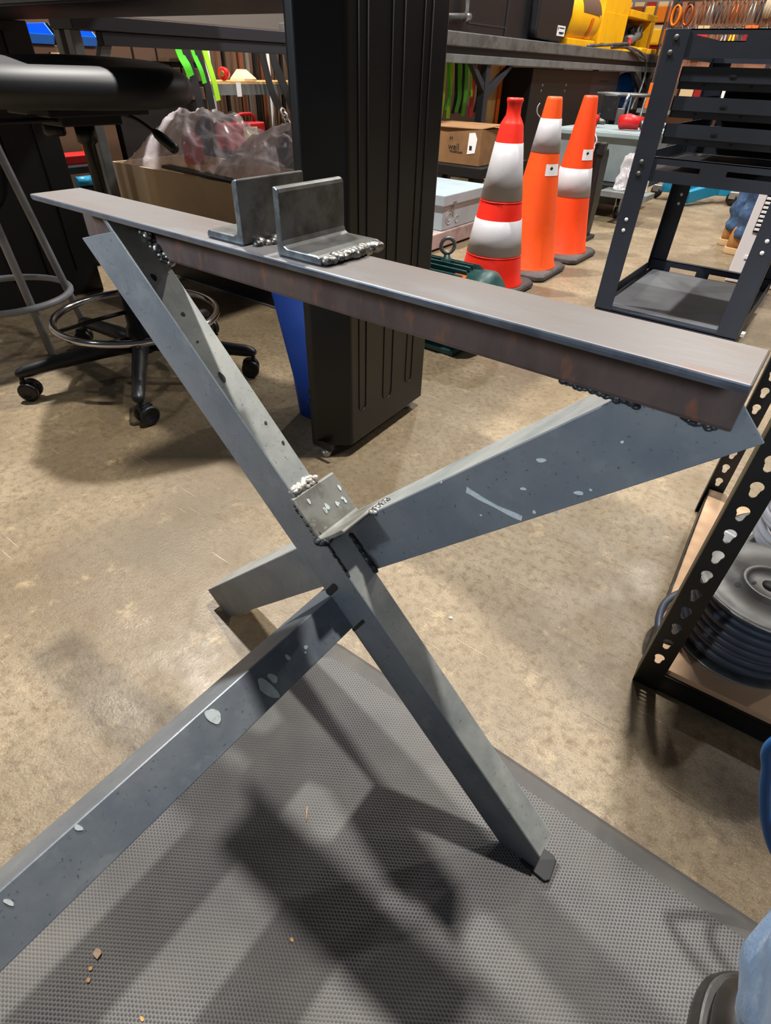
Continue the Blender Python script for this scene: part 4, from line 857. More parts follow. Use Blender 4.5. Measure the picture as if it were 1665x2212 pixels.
# turquoise hoist legs on the floor beyond the cart
ho = thing('turquoise_shop_hoist', 'turquoise engine hoist base with casters beyond the cart', 'hoist', (-1.0, 5.6, 0))
for a, b2 in (((-1.26, 5.55, .10), (-.95, 6.6, .12)), ((-1.05, 5.40, .06), (-.72, 6.1, .16)), ((-1.28, 5.55, .10), (-.78, 5.78, .10)), ((-.75, 5.9, .10), (-.60, 6.5, .14))):
    a = Vector(a); b2 = Vector(b2); d_ = b2 - a; q = d_.to_track_quat('X', 'Z').to_matrix()
    mb = MB(); mb.cbox((a + b2) / 2, (d_.length, .055, .085), q); mb.build('beam', 'teal', ho, bevel=.005)
for x, y in ((-1.33, 5.60), (-.76, 5.70)):
    mb = MB(); mb.box(x - .03, x + .04, y - .03, y + .03, .05, .10); cs_ = mb.build('caster', 'zinc', ho, bevel=.004)
    mb = MB(); mb.lathe([(.01, -.018), (.045, -.018), (.05, 0), (.045, .018), (.01, .018)], (x, y, .0505), 24, Vector((0, 0, 1)).rotation_difference(Vector((.5, 1, 0)).normalized()).to_matrix()); mb.build('wheel', 'black_plastic', cs_)
mb = MB(); mb.box(-.93, -.90, 5.84, 5.96, .16, .30); mb.build('white_label', 'label_white', ho)

# ------------------------------------------------------------------ dark blue service cart
ct = thing('blue_black_service_cart', 'dark blue-black steel tool cart with open trays, right of the cones', 'cart', (-.38, 2.62, 0))
X0, X1, Y0, Y1, ZL, ZH = -.642, -.125, 2.26, 2.985, .085, .912
def legc(x, y, sx, sy):
    P = lpoly((x, y, ZL), (sx, 0, 0), (0, sy, 0), .068, .05, .003, .001); return MB().prism(P, (0, 0, ZH - ZL)).build('leg', 'cart_blue', ct, bevel=.0008)
legs_ = [legc(X0, Y0, 1, 1), legc(X1, Y0, -1, 1), legc(X0, Y1, 1, -1), legc(X1, Y1, -1, -1)]
def slotted(x0, x1, y, z0, z1, slots, th=.003, name='rail'):
    """sheet-metal rail facing -y with rectangular cut-outs (x0, x1, z0, z1)"""
    mb = MB(); cur = x0
    for a, b2, c0, c1 in slots:
        mb.box(cur, a, y, y + th, z0, z1); mb.box(a, b2, y, y + th, z0, c0); mb.box(a, b2, y, y + th, c1, z1); cur = b2
    mb.box(cur, x1, y, y + th, z0, z1); mb.box(x0, x1, y, y + .028, z1 - .003, z1); return mb
for nm, y, z0, z1, sl in (('top_rail', Y0 + .004, .846, .912, [(-.556, -.418, .883, .899), (-.34, -.205, .883, .899)]), ('middle_rail', Y0 + .004, .523, .592, [(-.562, -.424, .557, .572), (-.344, -.206, .557, .572)]),
                          ('bottom_rail', Y0 + .004, .028, .084, [(-.562, -.424, .05, .065), (-.344, -.206, .05, .065)]), ('rear_rail', Y1 - .008, .075, .132, [(-.545, -.43, .086, .108), (-.375, -.25, .086, .108)]), ('rear_rail', Y1 - .008, .523, .592, []), ('rear_rail', Y1 - .008, .846, .912, [])):
    slotted(X0 + .004, X1 - .004, y, z0, z1, sl).build(nm, 'cart_blue', ct)
for x in (X0 + .003, X1 - .006):
    for z0, z1 in ((.060, .125), (.523, .592), (.846, .912)): MB().box(x, x + .003, Y0 + .05, Y1 - .05, z0, z1).build('side_rail', 'cart_blue', ct)
MB().box(X0 + .008, X1 - .008, Y0 + .01, Y1 - .01, .082, .088).build('bottom_shelf', 'cart_blue', ct)
MB().box(X0 + .03, X1 - .03, Y0 + .035, Y1 - .03, .0885, .092).build('shelf_liner', 'cart_mat', ct)
MB().box(X0 + .008, X1 - .008, Y0 + .012, Y1 - .012, .552, .556).build('middle_shelf', 'black_plain', ct)
MB().box(-.56, -.21, Y1 - .012, Y1 - .009, .60, .765).build('back_panel', 'black_plain', ct)
for i, z in enumerate((.790, .718, .648)):
    tray = MB(); tray.box(-.572, -.196, Y0 + .012, Y0 + .015, z, z + .036); tray.box(-.572, -.569, Y0 + .012, Y1 - .02, z, z + .03); tray.box(-.199, -.196, Y0 + .012, Y1 - .02, z, z + .03); tray.box(-.572, -.196, Y0 + .014, Y1 - .02, z, z + .003)
    tr_ = tray.build('slide_tray', 'cart_blue', ct)
    lp_ = MB(); lp_.box(-.572, -.196, Y0 + .020, Y0 + .023, z - .019, z - .002); lp_.box(-.572, -.196, Y0 + .020, Y0 + .05, z - .002, z + .0); lp_.build('runner', 'cart_blue', tr_)
    for x in (-.495, -.365, -.25):
        mx = Vector((0, 0, 1)).rotation_difference(Vector((0, -1, 0))).to_matrix(); mb = MB(); mb.lathe([(.0005, 0), (.0045, 0), (.0045, .0008), (.0005, .0008)], (x, Y0 + .0199, z - .009), 14, mx); mb.build('hole', 'slot_dark', tr_)
    MB().box(-.43, -.412, Y0 + .0105, Y0 + .0122, z + .014, z + .02).build('thumb_slot', 'slot_dark', tr_)
mxf = Vector((0, 0, 1)).rotation_difference(Vector((0, -1, 0))).to_matrix()
for x, z in ((-.610, .893), (-.617, .857), (-.612, .575), (-.612, .541), (-.155, .893), (-.155, .857), (-.155, .575), (-.155, .541)):
    mb = MB(); mb.lathe([(.0005, 0), (.0072, 0), (.0072, .0015), (.005, .0035), (.0005, .0045)], (x, Y0 + .0005, z), 16, mxf); mb.build('bolt', 'dark_zinc', legs_[0] if x < -.4 else legs_[1])
for lgi, x in ((0, -.610), (1, -.158), (2, -.600)):
    for z in (.40, .365) if lgi != 2 else (.40, .365):
        mb = MB(); mb.lathe([(.0005, 0), (.0062, 0), (.0062, .0009), (.0005, .0009)], (x, (Y0 if lgi < 2 else Y1 - .004) - .0002, z), 18, mxf); mb.build('bolt_hole', 'label_white', legs_[lgi])
for x in (X0 + .05, X1 - .05):
    for y in (Y0 + .06, Y1 - .06):
        mb = MB(); mb.box(x - .022, x + .022, y - .018, y + .018, .045, .082); cs_ = mb.build('caster', 'black_plastic', ct, bevel=.004)
        mb = MB(); mb.lathe([(.004, -.012), (.034, -.012), (.0375, 0), (.034, .012), (.004, .012)], (x, y, .0385), 22, MX); mb.build('wheel', 'black_plastic', cs_)
MB().cbox((-.1145, 2.33, .086), (.012, .03, .012)).build('white_clip', 'label_white', ct)

# ------------------------------------------------------------------ white louvred appliance behind the cart
wp = thing('white_louvred_appliance', 'tall white appliance with a black slotted grille, behind the cart', 'appliance', (-.16, 3.55, 0))
MB().box(-.345, .0, 3.36, 3.62, .004, .55).build('body', 'white_plastic', wp, bevel=.004)
gr = MB().box(-.310, -.03, 3.356, 3.362, .235, .52).build('grille', 'slot_dark', wp)
for i in range(15): MB().box(-.307, -.235, 3.351, 3.357, .243 + i * .0185, .253 + i * .0185).build('louvre', 'label_white', gr, bevel=.001)
MB().box(-.30, -.22, 3.3555, 3.361, .118, .132).build('label_strip', 'label_white', wp)

# ------------------------------------------------------------------ steel rack with wire spools
RA = R(2.5); RO = Vector((.030, .698, 0))
RM = Matrix.Translation(RO) @ Matrix.Rotation(RA, 4, 'Z')
def rack_build(mb, name, m, par, **k):
    mb.v = [RM @ p for p in mb.v]; return mb.build(name, m, par, **k)
rk = thing('boltless_steel_rack', 'black steel rack with keyhole posts and a fibreboard shelf, at the right', 'rack', RO)
def keyhole(n=32):
    out = []
    for i in range(n):
        a = 2 * PI * i / n; dx, dz = math.cos(a), math.sin(a); best = 0
        for cz, r in ((.0045, .0074), (-.0070, .0046), (-.0020, .0052)):
            b = dz * cz; disc = b * b - (cz * cz - r * r)
            if disc > 0: best = max(best, b + math.sqrt(disc))
        out.append((dx * best, dz * best))
    return out
KH = keyhole()
def holed_face(a0, a1, b, th, z0, zc, pitch, n, ax):
    """post face with keyholes; ax='a' spans along the rail, 'b' spans along the depth"""
    mb = MB(); c = (a0 + a1) / 2; hw = (a1 - a0) / 2; hh = pitch / 2
    def pt(u, z): return (u, b, z) if ax == 'a' else (b, u, z)
    e = (0, th, 0) if ax == 'a' else (th, 0, 0)
    low = zc - hh
    if low > z0: mb.prism([pt(a0, z0), pt(a1, z0), pt(a1, low), pt(a0, low)], e)
    for k in range(n):
        z = zc + k * pitch; out = []
        for i in range(32):
            t_ = 2 * PI * i / 32; dx, dz = math.cos(t_), math.sin(t_); s_ = min(hw / abs(dx) if abs(dx) > 1e-9 else 9, hh / abs(dz) if abs(dz) > 1e-9 else 9)
            out.append((dx * s_, dz * s_))
        for q in range(4):  # pull the nearest sample into each corner
            qx, qz = ((1, 1), (-1, 1), (-1, -1), (1, -1))[q]; j = min(range(32), key=lambda i: (out[i][0] - qx * hw) ** 2 + (out[i][1] - qz * hh) ** 2); out[j] = (qx * hw, qz * hh)
        mb.hprism([pt(c + x, z + y) for x, y in out], [pt(c + x, z + y) for x, y in KH], e)
    return mb
def post(a, b, sa, sb):
    w = .0385; a0, a1 = (a, a + w) if sa > 0 else (a - w, a)
    o = rack_build(holed_face(a0, a1, b if sb > 0 else b - .002, .002, 0, .0727, .0379, 31, 'a'), 'post', 'rack_black', rk)
    b0, b1 = (b + .0022, b + w) if sb > 0 else (b - w, b - .0022)
    xa = a if sa > 0 else a - .002; f = rack_build(MB().box(xa, xa + .002, b0, b1, 0, 1.24), 'side_flange', 'rack_black', o)
    ed = MB().tube([(a + .0006 * sa, b + .0006 * sb, .01), (a + .0006 * sa, b + .0006 * sb, 1.24)], .0009, 5); rack_build(ed, 'worn_edge', 'worn_edge', o)
post(0, 0, 1, 1); post(-.005, .60, 1, -1); post(.92, 0, -1, 1); post(.92, .60, -1, -1)
for b in (.0022, .594): rack_build(MB().box(.002, .915, b, b + .003, .002, .040), 'front_rail' if b < .1 else 'rear_rail', 'rack_black', rk); 
rack_build(MB().box(.002, .915, .0022, .022, .0375, .0405), 'rail_lip', 'rack_black', rk)
for a in (.0026, .913): rack_build(MB().box(a, a + .003, .04, .56, .002, .040), 'side_rail', 'rack_black', rk)
rack_build(MB().box(.004, .914, .007, .592, .0406, .0525), 'shelf_board', 'mdf', rk, bevel=.001)
rack_build(MB().box(.002, .0045, .04, .59, .036, .054), 'shelf_edge', 'rack_black', rk)
ZR = .053
rack_build(MB().box(.004, .914, .007, .592, 1.17, 1.185), 'shelf_board', 'mdf', rk, bevel=.001)  # unseen upper shelf added to shade the floor at the right
for b in (.0022, .594): rack_build(MB().box(.002, .915, b, b + .003, 1.13, 1.17), 'front_rail' if b < .1 else 'rear_rail', 'rack_black', rk)  # rails of the added upper shelf
def rings_coil(mb, c, r0, z0, z1, n, tr_, wob=.003):
    for k in range(n):
        z = z0 + (z1 - z0) * k / max(n - 1, 1)
        mb.ring((c[0] + random.uniform(-1, 1) * wob, c[1] + random.uniform(-1, 1) * wob, z), r0 + random.uniform(-1, 1) * wob, tr_, 44, 8, Euler((random.uniform(-.05, .05), random.uniform(-.05, .05), 0)).to_matrix())
    return mb
sc = (.144, .850)
spl = thing('black_cable_spool', 'metal spool wound with dark navy cable on the rack shelf', 'cable spool', (sc[0], sc[1], ZR))
for z, nm in ((ZR + .001, 'lower_flange'), (.178, 'upper_flange')):
    mb = MB(); up = z > .1
    prof = [(.012, z), (.103, z), (.1045, z + .001), (.1045, z + .003), (.103, z + .004), (.094, z + .0025), (.045, z + .0028)]
    prof += [(.042, z + .008), (.038, z + .009), (.034, z + .006), (.030, z + .002), (.0125, z + .002)] if up else [(.012, z + .003)]
    mb.lathe(prof, (*sc, 0), 48); fl_ = mb.build(nm, 'dark_zinc', spl)
    mb = MB(); mb.ring((*sc, z + .002), .1045, .0016, 56, 6); mb.build('rolled_rim', 'zinc', fl_, smooth=True)
    if up:
        mb = MB(); mb.lathe([(.0005, z + .0024), (.0122, z + .0024), (.0122, z + .0032), (.0005, z + .0032)], (*sc, 0), 24); mb.build('centre_hole', 'slot_dark', fl_)
        for a, rr, l in ((200, .024, .0035), (215, .052, .0058)):
            a = R(a); cc = Vector((sc[0] + rr * math.cos(a), sc[1] + rr * math.sin(a), z + .0028)); mb = MB(); mb.ball(cc, l, 1.3, .8, .08, mx=Matrix.Rotation(a + .8, 3, 'Z')); mb.build('slot', 'slot_dark', fl_)
mb = MB(); mb.lathe([(.06, ZR + .006), (.084, ZR + .006), (.084, .176), (.06, .176)], (*sc, 0), 40); rings_coil(mb, sc, .0865, ZR + .012, .168, 8, .0082, .0025); rings_coil(mb, sc, .0885, ZR + .024, .145, 5, .0078, .003); mb.build('cable_winding', 'cable_navy', spl, smooth=True)
mb = MB(); mb.tube(spline([(.075, .90, .075), (.042, .875, .075), (.024, .835, .072), (.026, .79, .066), (.040, .765, .060), (.07, .77, .058)]), .0062, 10); mb.build('cable_end', 'cable_navy', spl, smooth=True)
s2 = thing('grey_cable_coil', 'light grey cable coil stacked on a dark drum behind the spool', 'cable coil', (.185, 1.09, ZR))
mb = MB(); mb.lathe([(.01, ZR + .001), (.125, ZR + .001), (.127, ZR + .004), (.125, .098), (.12, .10), (.01, .10)], (.185, 1.09, 0), 40); mb.build('drum', 'dark_zinc', s2)
mb = MB()
for k in range(10): mb.ring((.185 + random.uniform(-.006, .006), 1.09 + random.uniform(-.006, .006), .108 + .008 * k), .072 + random.uniform(-.008, .008), .0062, 36, 8, Euler((random.uniform(-.16, .16), random.uniform(-.16, .16), 0)).to_matrix())
mb.build('coil', 'cable_gray', s2, smooth=True)
wl = MB(); wl.cbox((.075, 1.005, .098), (.045, .004, .088), Matrix.Rotation(R(-20), 3, 'Z')); solo(wl, 'white_spool_label', 'label_white', 'white card label standing behind the rack post beside the grey coil', 'label card', (.075, 1.005, .054))
ot = MB(); ot.tube([(.060, .93, .075), (.072, .945, .066), (.085, .94, .062)], .008, 8); solo(ot, 'orange_wire_nut', 'orange_plastic', 'small orange cable end seen through a post keyhole', 'cable end', (.07, .94, .056), smooth=True)
hs_ = MB(); hs_.tube(spline([(.46, .690, 1.135), (.45, .672, 1.12), (.40, .62, .90), (.30, .52, .66), (.225, .468, .50), (.175, .452, .38), (.1515, .450, .300), (.1630, .450, .259), (.1785, .450, .217), (.1975, .450, .177), (.222, .452, .138), (.27, .46, .08), (.33, .48, .016), (.45, .52, .009), (.70, .55, .009)], 10), .0052, 12)
solo(hs_, 'blue_air_hose', 'blue_hose', 'bright blue air hose looping down at the right edge', 'hose', (.25, .45, 0))
hs2 = MB(); hs2.tube(spline([(.50, .690, 1.135), (.49, .672, 1.12), (.44, .63, .90), (.34, .54, .66), (.255, .480, .49), (.205, .462, .36), (.195, .460, .26), (.225, .462, .16), (.285, .47, .06), (.36, .5, .013), (.50, .56, .008), (.70, .60, .008)], 10), .005, 12)
solo(hs2, 'blue_air_hose_loop', 'blue_hose', 'second loop of blue hose just inside the right frame edge', 'hose', (.28, .46, 0))

# ------------------------------------------------------------------ people
def remesh(o, size, smooth=6):
    m = o.modifiers.new('skin', 'REMESH'); m.mode = 'VOXEL'; m.voxel_size = size; m.use_smooth_shade = True
    s_ = o.modifiers.new('relax', 'SMOOTH'); s_.iterations = smooth; s_.factor = .5
    return o
def wrinkle(o, amp, size):
    tx = bpy.data.textures.new('folds', 'CLOUDS'); tx.noise_scale = size; tx.noise_depth = 2
    d_ = o.modifiers.new('folds', 'DISPLACE'); d_.texture = tx; d_.strength = amp; d_.mid_level = .5; d_.texture_coords = 'GLOBAL'
    return o
PX, PY = -.415, 4.12
pr = thing('person', 'standing person in blue jeans and tan work boots behind the cart', 'person', (PX, PY, 0))
def V(x, y, z): return Vector((PX - x, PY + y, z))
b = MB()
for s_, dx in ((1, .05), (-1, -.03)):   # legs: hip, knee, ankle
    b.tube([V(0, .09 * s_, .94), V(-.01 + dx * .3, .095 * s_, .72), V(-.02 + dx * .6, .10 * s_, .50), V(.0 + dx * .9, .105 * s_, .30), V(.02 + dx, .105 * s_, .10), V(-.06 + dx, .11 * s_, .055)], [.088, .082, .062, .056, .042, .040], 14)
    sh_ = V(0, .19 * s_, 1.43); el = V(-.03, .25 * s_, 1.14); wr = V(-.20, .20 * s_, .98)
    b.tube([V(0, .12 * s_, 1.45), sh_, sh_.lerp(el, .5), el, el.lerp(wr, .5), wr], [.055, .056, .048, .042, .038, .028], 12)
    hd = (wr - el).normalized(); side = Vector((0, -s_, 0))
    b.tube([wr, wr + hd * .04, wr + hd * .085], [.028, .036, .034], 10)
    for q, ln in ((-1.5, .062), (-.5, .074), (.5, .078), (1.5, .066)):
        p0 = wr + hd * .085 + Vector((0, q * .017, 0)); p1 = p0 + hd * ln * .5 + Vector((0, 0, -.012)); p2 = p1 + (hd * .5 + Vector((0, 0, -.85))).normalized() * ln * .5
        b.tube([p0 - hd * .02, p0, p1, p2], [.011, .010, .009, .007], 8)
    t0 = wr + hd * .03 + side * .026; b.tube([t0 - side * .01, t0 + side * .02 + hd * .025, t0 + side * .022 + hd * .055], [.013, .0105, .008], 8)
b.tube([V(0, 0, .88), V(.01, 0, 1.0), V(.02, 0, 1.12), V(0, 0, 1.28), V(0, 0, 1.42), V(0, 0, 1.48)], [.13, .14, .135, .15, .14, .08], 20)
b.tube([V(0, 0, 1.45), V(-.01, 0, 1.53), V(-.02, 0, 1.58)], [.062, .056, .055], 14)
b.ball(V(-.03, 0, 1.655), .105, .98, .78, 1.15); b.ball(V(-.07, 0, 1.60), .055, .8, .85, .8)
b.tube([V(-.125, 0, 1.675), V(-.148, 0, 1.645), V(-.128, 0, 1.635)], [.010, .016, .012], 8)
for s_ in (1, -1): b.ball(V(-.02, .085 * s_, 1.65), .028, .7, .35, 1.1)
remesh(b.build('body', 'skin', pr), .009, 4)
hr = MB(); hr.ball(V(-.01, 0, 1.69), .112, 1.0, .82, 1.02); remesh(hr.build('hair', 'hair', pr), .012, 3)
for s_ in (1, -1):
    e_ = MB(); e_.ball(V(-.118, .033 * s_, 1.67), .011); e_.build('eye', 'label_white', pr); e_ = MB(); e_.ball(V(-.127, .033 * s_, 1.67), .0055); e_.build('pupil', 'ink', pr)
mo = MB(); mo.cbox(V(-.121, 0, 1.598), (.01, .045, .008)); mo.build('mouth', 'webbing_red', pr, bevel=.003)
j = MB()
for s_, dx in ((1, .05), (-1, -.03)):
    pts = [V(0, .09 * s_, .96), V(-.01 + dx * .3, .095 * s_, .72), V(-.02 + dx * .6, .10 * s_, .52), V(.0 + dx * .9, .105 * s_, .34), V(-.005 + dx, .105 * s_, .26), V(.01 + dx, .105 * s_, .20), V(-.005 + dx, .105 * s_, .15), V(.005 + dx, .105 * s_, .105), V(.005 + dx, .105 * s_, .085)]
    j.tube(pts, [.105, .10, .084, .078, .074, .084, .074, .082, .072], 18)
j.tube([V(0, 0, .86), V(0, 0, .95), V(.01, 0, 1.03)], [.13, .15, .145], 20)
jo = remesh(j.build('jeans', 'denim_dark', pr), .011, 3); wrinkle(jo, .020, .05)
sh_ = MB(); sh_.tube([V(.01, 0, 1.0), V(.02, 0, 1.12), V(0, 0, 1.28), V(0, 0, 1.43), V(0, 0, 1.49)], [.158, .155, .168, .160, .085], 20)
for s_ in (1, -1): sh_.tube([V(0, .12 * s_, 1.44), V(0, .20 * s_, 1.43), V(-.01, .225 * s_, 1.30), V(-.03, .25 * s_, 1.15)], [.07, .068, .060, .056], 14)
remesh(sh_.build('shirt', 'shirt', pr), .014, 4)
def boot(c, yaw, name, m_up, m_sole, par, s=1.):
    """ankle boot, toe towards local +x"""
    T = Matrix.Translation(c) @ Matrix.Rotation(yaw, 4, 'Z') @ Matrix.Scale(s, 4)
    def sec(x, w, z0, z1, n=16, sq=.75):
        return [T @ Vector((x, w * math.copysign(abs(math.cos(t)) ** sq, math.cos(t)), (z0 + z1) / 2 + (z1 - z0) / 2 * math.copysign(abs(math.sin(t)) ** sq, math.sin(t)))) for t in [2 * PI * i / n for i in range(n)]]
    mb = MB(); mb.loft([sec(-.085, .02, .03, .09), sec(-.078, .036, .026, .15), (sec(-.03, .043, .024, .165)), sec(.02, .043, .024, .15), sec(.06, .046, .024, .108), sec(.11, .05, .024, .086), sec(.155, .047, .024, .074), sec(.185, .036, .026, .062), sec(.198, .014, .032, .048)]); up = mb.build(name, m_up, par, sub=1)
    mb = MB(); out = [(p.x, max(p.y, 0)) for p in spline([(-.092, .0, 0), (-.09, .018, 0), (-.078, .036, 0), (-.04, .042, 0), (.02, .042, 0), (.08, .050, 0), (.13, .053, 0), (.175, .045, 0), (.198, .024, 0), (.206, .0, 0)], 4)][1:]
    lo = [Vector((x, y, 0)) for x, y in out] + [Vector((x, -y, 0)) for x, y in reversed(out[:-1])]
    mb.loft([[T @ (p + Vector((0, 0, .0))) for p in lo], [T @ (p * 1.02 + Vector((0, 0, .012))) for p in lo], [T @ (p * 1.0 + Vector((0, 0, .034))) for p in lo]], smooth=False); mb.build('sole', m_sole, up, bevel=.003)
    return up
boot(V(-.005 + .05, .105, 0.0005), .08, 'boot', 'boot_tan', 'boot_sole', pr)
boot(V(.005 - .03, -.105, 0.0005), -.02, 'boot', 'boot_tan', 'boot_sole', pr)

cp = thing('person', 'person crouching at the lower right corner, light blue jeans and black shoe showing', 'person', (.27, .15, .012))
jl = MB(); jl.tube([(.302, .150, .085), (.298, .156, .105), (.272, .176, .20), (.234, .194, .32), (.201, .198, .42), (.198, .172, .485), (.226, .065, .53), (.262, -.10, .555)], [.058, .062, .064, .068, .078, .084, .092, .098], 22)
jo = remesh(jl.build('jeans', 'denim', cp), .007, 4); wrinkle(jo, .016, .05)
bt_ = boot((.284, .161, .0125), R(98), 'shoe', 'shoe_black', 'shoe_black', cp, 1.0)
mb = MB(); mb.tube(spline([(.242, .278, .082), (.246, .303, .078), (.260, .321, .075), (.281, .315, .078), (.300, .291, .082)]), .0016, 6); mb.build('stitching', 'worn_edge', bt_)

# ------------------------------------------------------------------ tool display wall far behind the cart
pw = thing('tool_display_wall', 'tall brown display panel hung with bagged tools and gloves, far behind the cart', 'display', (-1.3, 8.6, 0))
MB().box(-2.45, -.2, 8.55, 8.62, .30, 2.3).build('panel', 'pegboard', pw)
for x in (-2.44, -1.3, -.25): MB().box(x, x + .05, 8.54, 8.66, 0, 2.3).build('upright', 'bench_dark', pw)
for z in (1.21, 1.46, 1.72, 1.98): MB().box(-2.45, -.2, 8.535, 8.552, z, z + .02).build('hook_rail', 'bench_steel', pw)
gc = 0
def hang(x, z, kind, label):
    t_ = thing(kind[0], label, kind[1], (x, 8.5, z), kind[2]); MB().tube([(x, 8.537, z + .215), (x, 8.47, z + .222), (x, 8.465, z + .235)], .004, 6).build('hook', 'zinc', t_); return t_
nth = ('first', 'second', 'third', 'fourth', 'fifth', 'sixth', 'seventh', 'eighth', 'ninth', 'tenth', 'eleventh', 'twelfth', 'thirteenth', 'fourteenth', 'fifteenth', 'sixteenth', 'seventeenth', 'eighteenth', 'nineteenth', 'twentieth', 'twenty-first', 'twenty-second', 'twenty-third', 'twenty-fourth', 'twenty-fifth')
for row, (zt, rn) in enumerate(((1.46, 'middle'), (1.21, 'lower'))):
    i = 0; x = -2.36
    while x < -.85:
        seg = (x + 2.45)
        if row == 0 and seg < .28: # coiled orange cords
            t_ = hang(x, zt - .2, ('orange_cord_coil', 'cord', 'coils on the display'), nth[i] + ' coil from the left on the display wall, orange and brown'); mb = MB()
            for q in range(6): mb.ring((x, 8.50 - .008 * q, zt - .13), .052, .011, 22, 6, Euler((R(90), 0, 0)).to_matrix() @ Matrix.Diagonal((.8, 1.6, 1)))
            mb.build('coil', 'amber' if i % 2 == 0 else 'copper', t_, smooth=True); mb = MB(); mb.tube([(x - .03, 8.48, zt - .05), (x + .03, 8.48, zt - .03)], .024, 8); mb.build('plug', 'webbing_black', t_); x += .13
        elif row == 0 and .95 < seg < 1.25: # gloves
            t_ = hang(x, zt - .2, ('work_glove_pair', 'gloves', 'gloves on the display'), nth[i] + ' item from the left on the display wall, pale work gloves'); mb = MB()
            for q in range(4): mb.tube([(x - .035 + q * .022, 8.50, zt + .02), (x - .04 + q * .026, 8.47, zt - .08), (x - .04 + q * .024, 8.48, zt - .17 + .015 * abs(q - 1.5))], [.016, .018, .010], 8)
            mb.build('fingers', 'glove_white' if i % 2 else 'glove_tan', t_, smooth=True); MB().box(x - .05, x + .05, 8.49, 8.51, zt - .01, zt + .09).build('cuff', 'glove_tan', t_, bevel=.006); x += .115
        elif (row == 0 and 1.25 <= seg < 1.65) or (row == 1 and i % 5 == 4):
            t_ = hang(x, zt - .2, ('bagged_product', 'package', 'packages on the display'), nth[i] + ' item from the left in the ' + rn + ' row, red header package'); MB().box(x - .06, x + .06, 8.49, 8.505, zt - .25, zt - .02).build('pouch', 'red_dark' if i % 2 else 'webbing_red', t_, bevel=.006); MB().box(x - .06, x + .06, 8.486, 8.508, zt - .03, zt + .035).build('header', 'orange_plastic' if i % 2 else 'label_tan', t_); x += .15
        else:
            mm = ('brown_bar', 'rust_bar', 'bench_dark', 'copper', 'steel_bar', 'lime', 'orange_plastic', 'yellow')[(i * 3 + row * 2) % 8 if row else (i * 3) % 5]
            t_ = hang(x, zt - .2, ('hand_tool', 'tool', 'hand tools on the display'), nth[i] + ' item from the left in the ' + rn + ' row of the display, slim tool'); mb = MB()
            mb.tube([(x - .012, 8.50, zt - .03), (x - .022, 8.49, zt - .12), (x - .016, 8.49, zt - .20)], [.009, .012, .008], 8); mb.tube([(x + .012, 8.50, zt - .03), (x + .022, 8.49, zt - .12), (x + .016, 8.49, zt - .20)], [.009, .012, .008], 8); mb.build('handles', mm, t_, smooth=True)
            mb = MB(); mb.tube([(x, 8.50, zt - .035), (x, 8.495, zt), (x, 8.50, zt + .035)], [.017, .014, .006], 8); mb.build('jaws', 'chrome', t_, smooth=True); x += .082
        i += 1
for i, (x, m) in enumerate(((-2.30, 'orange_plastic'), (-2.12, 'brown_bar'), (-1.95, 'label_tan'), (-1.80, 'red_dark'), (-1.62, 'label_white'), (-1.45, 'yellow'), (-1.28, 'webbing_red'), (-1.1, 'brown_bar'), (-.92, 'lime'), (-.75, 'label_tan'), (-.58, 'red_plastic'))):
    mb = MB(); mb.box(x - .07, x + .07, 8.22, 8.44, .501, .74 + .03 * (i % 3)); solo(mb, 'product_box', m, nth[i] + ' product box from the left on the low display shelf', 'box', (x, 8.33, .501), 'boxes on the low display shelf', bevel=.004)
k = 0
for zt in (1.52, 1.30, 1.10):
    for x in (-3.45, -3.30, -3.15, -3.0, -2.85, -2.70, -2.55):
        mm, cn = (('amber', 'amber'), ('orange_plastic', 'orange'), ('copper', 'copper brown'), ('yellow', 'yellow'))[k % 4]
        t_ = thing('product_bag', nth[k] + ' bag counted along the rows on the back wall past the yellow frame, ' + cn, 'package', (x, 9.57, zt - .19), 'bags on the back wall')
        MB().box(x - .06, x + .06, 9.55, 9.60, zt - .19, zt - .03).build('pouch', mm, t_, bevel=.012); MB().box(x - .06, x + .06, 9.572, 9.578, zt - .035, zt + .01).build('header', 'label_tan' if k % 3 else 'red_dark', t_)
        k += 1
lsf = MB(); lsf.box(-2.44, -.2, 8.2, 8.5, .46, .50); lsf.box(-2.42, -2.36, 8.24, 8.5, 0, .46); lsf.box(-.3, -.24, 8.24, 8.5, 0, .46); solo(lsf, 'low_display_shelf', 'bench_steel', 'long grey low shelf in front of the tool display wall', 'shelf', (-.8, 8.35, 0))

# ------------------------------------------------------------------ litter on the mat and floor
def scrap(c, r, m, name, label, cat, grp=None, n=9, th=.0008):
    c = Vector(c); pts = [c + Vector((r * random.uniform(.7, 1.2) * math.cos(2 * PI * i / n), .75 * r * random.uniform(.7, 1.2) * math.sin(2 * PI * i / n), random.uniform(0, r * .25))) for i in range(n)]
    solo(MB().prism(pts, (0, 0, th)), name, m, label, cat, c, grp)
scrap((-.341, -.056, .0126), .0062, 'leaf', 'dry_leaf_flake', 'small pale brown leaf flake lying on the mat at the lower left', 'leaf')
for (x, y), l in (((-.327, -.075), 'just below the leaf flake'), ((-.253, -.058), 'near the bottom edge'), ((-.175, .086), 'in the middle of the mat'), ((-.334, -.068), 'close beside the leaf flake')):
    scrap((x, y, .0126), .0026, 'crumb', 'debris_crumb', 'tiny tan crumb on the rubber mat, ' + l, 'crumb', 'crumbs on the mat', 7)
scrap((-.286, .619, .0005), .0035, 'label_white', 'white_paper_dot', 'tiny white paper dot on the concrete right of the trestle crossing', 'scrap')
MBs = MB().tube([(-.262, .204, .0132), (-.250, .190, .0136)], .0006, 5); solo(MBs, 'straw_fibre', 'crumb', 'thin tan fibre lying on the mat in the bright streak', 'fibre', (-.256, .197, .0128))

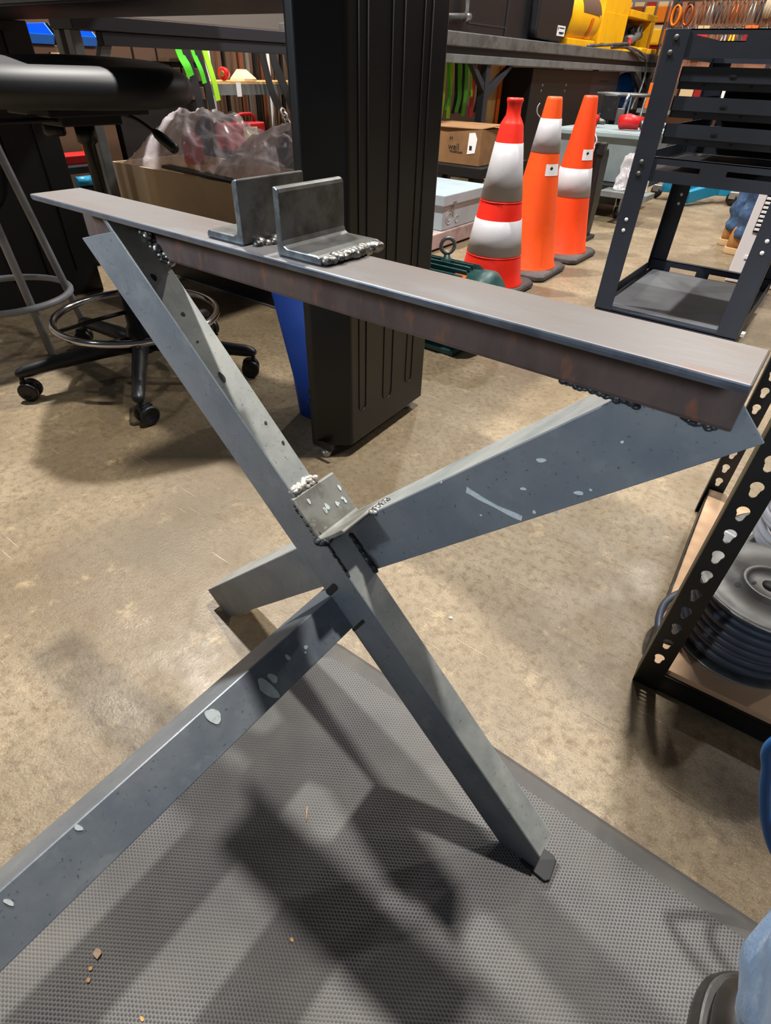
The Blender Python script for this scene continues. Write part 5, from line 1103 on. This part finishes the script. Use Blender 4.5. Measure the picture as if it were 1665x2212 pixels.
# ------------------------------------------------------------------ light
def lamp(name, loc, power, size, col=(1, .95, .88), tgt=None, spread=None):
    l = bpy.data.lights.new(name, 'AREA'); l.shape = 'DISK'; l.size = size; l.energy = power; l.color = col
    if spread: l.spread = R(spread)
    o = bpy.data.objects.new(name, l); COL.objects.link(o); o.location = loc
    if tgt: o.rotation_euler = (Vector(tgt) - Vector(loc)).to_track_quat('-Z', 'Y').to_euler()
    return o
LAMPS = [(-.14, 1.56, 250, .18), (-3.0, 1.56, 420, .18), (-.14, 5.8, 190, .25), (-3.0, 5.8, 120, .25), (2.72, 5.8, 110, .25), (-.9, 8.0, 130, .25), (-3.3, -2.7, 35, .25)]  # last entry is an added bluish fill behind the camera
for x_, y_, p_, s_ in LAMPS: lamp('high_bay_lamp', (x_, y_, 4.6), p_, s_, (1, .96, .90) if y_ > -1 else (.86, .93, 1))
lamp('doorway_daylight', (-1.9, -2.1, 1.9), 2.6, .4, (.80, .90, 1), (-.74, .34, .76), 22)  # unseen fill added behind the camera, aimed at the front leg's top
lamp('doorway_daylight', (.75, -2.1, 1.9), 1.0, .4, (.80, .90, 1), (.07, .366, .70), 20)  # second added fill, aimed at the rear leg's upper end
w = bpy.data.worlds.new('hall_air'); S.world = w; w.use_nodes = True
w.node_tree.nodes['Background'].inputs[0].default_value = (.80, .88, 1.0, 1); w.node_tree.nodes['Background'].inputs[1].default_value = .05

# ------------------------------------------------------------------ camera
cd = bpy.data.cameras.new('camera'); cam = bpy.data.objects.new('camera', cd); COL.objects.link(cam)
yaw, pit, rol = R(-35.765), R(39.279), R(1.9797)
fw = Vector((math.sin(yaw) * math.cos(pit), math.cos(yaw) * math.cos(pit), -math.sin(pit)))
rt_ = Vector((math.cos(yaw), -math.sin(yaw), 0)); up_ = rt_.cross(fw)
r2 = rt_ * math.cos(rol) + up_ * math.sin(rol); u2 = -rt_ * math.sin(rol) + up_ * math.cos(rol)
mx = Matrix((r2, u2, -fw)).transposed().to_4x4(); mx.translation = (0, 0, .80); cam.matrix_world = mx
cd.sensor_fit = 'VERTICAL'; cd.sensor_height = 24.0; cd.lens = 24.0 * 1174.9 / 2212; cd.clip_start = .02; cd.clip_end = 60
S.camera = cam
S.view_settings.view_transform = 'Standard'; S.view_settings.look = 'None'; S.view_settings.gamma = 1; S.view_settings.exposure = -0.2; S.view_settings.use_curve_mapping = False
S.cycles.max_bounces = 6; S.cycles.transparent_max_bounces = 12; S.cycles.use_denoising = True
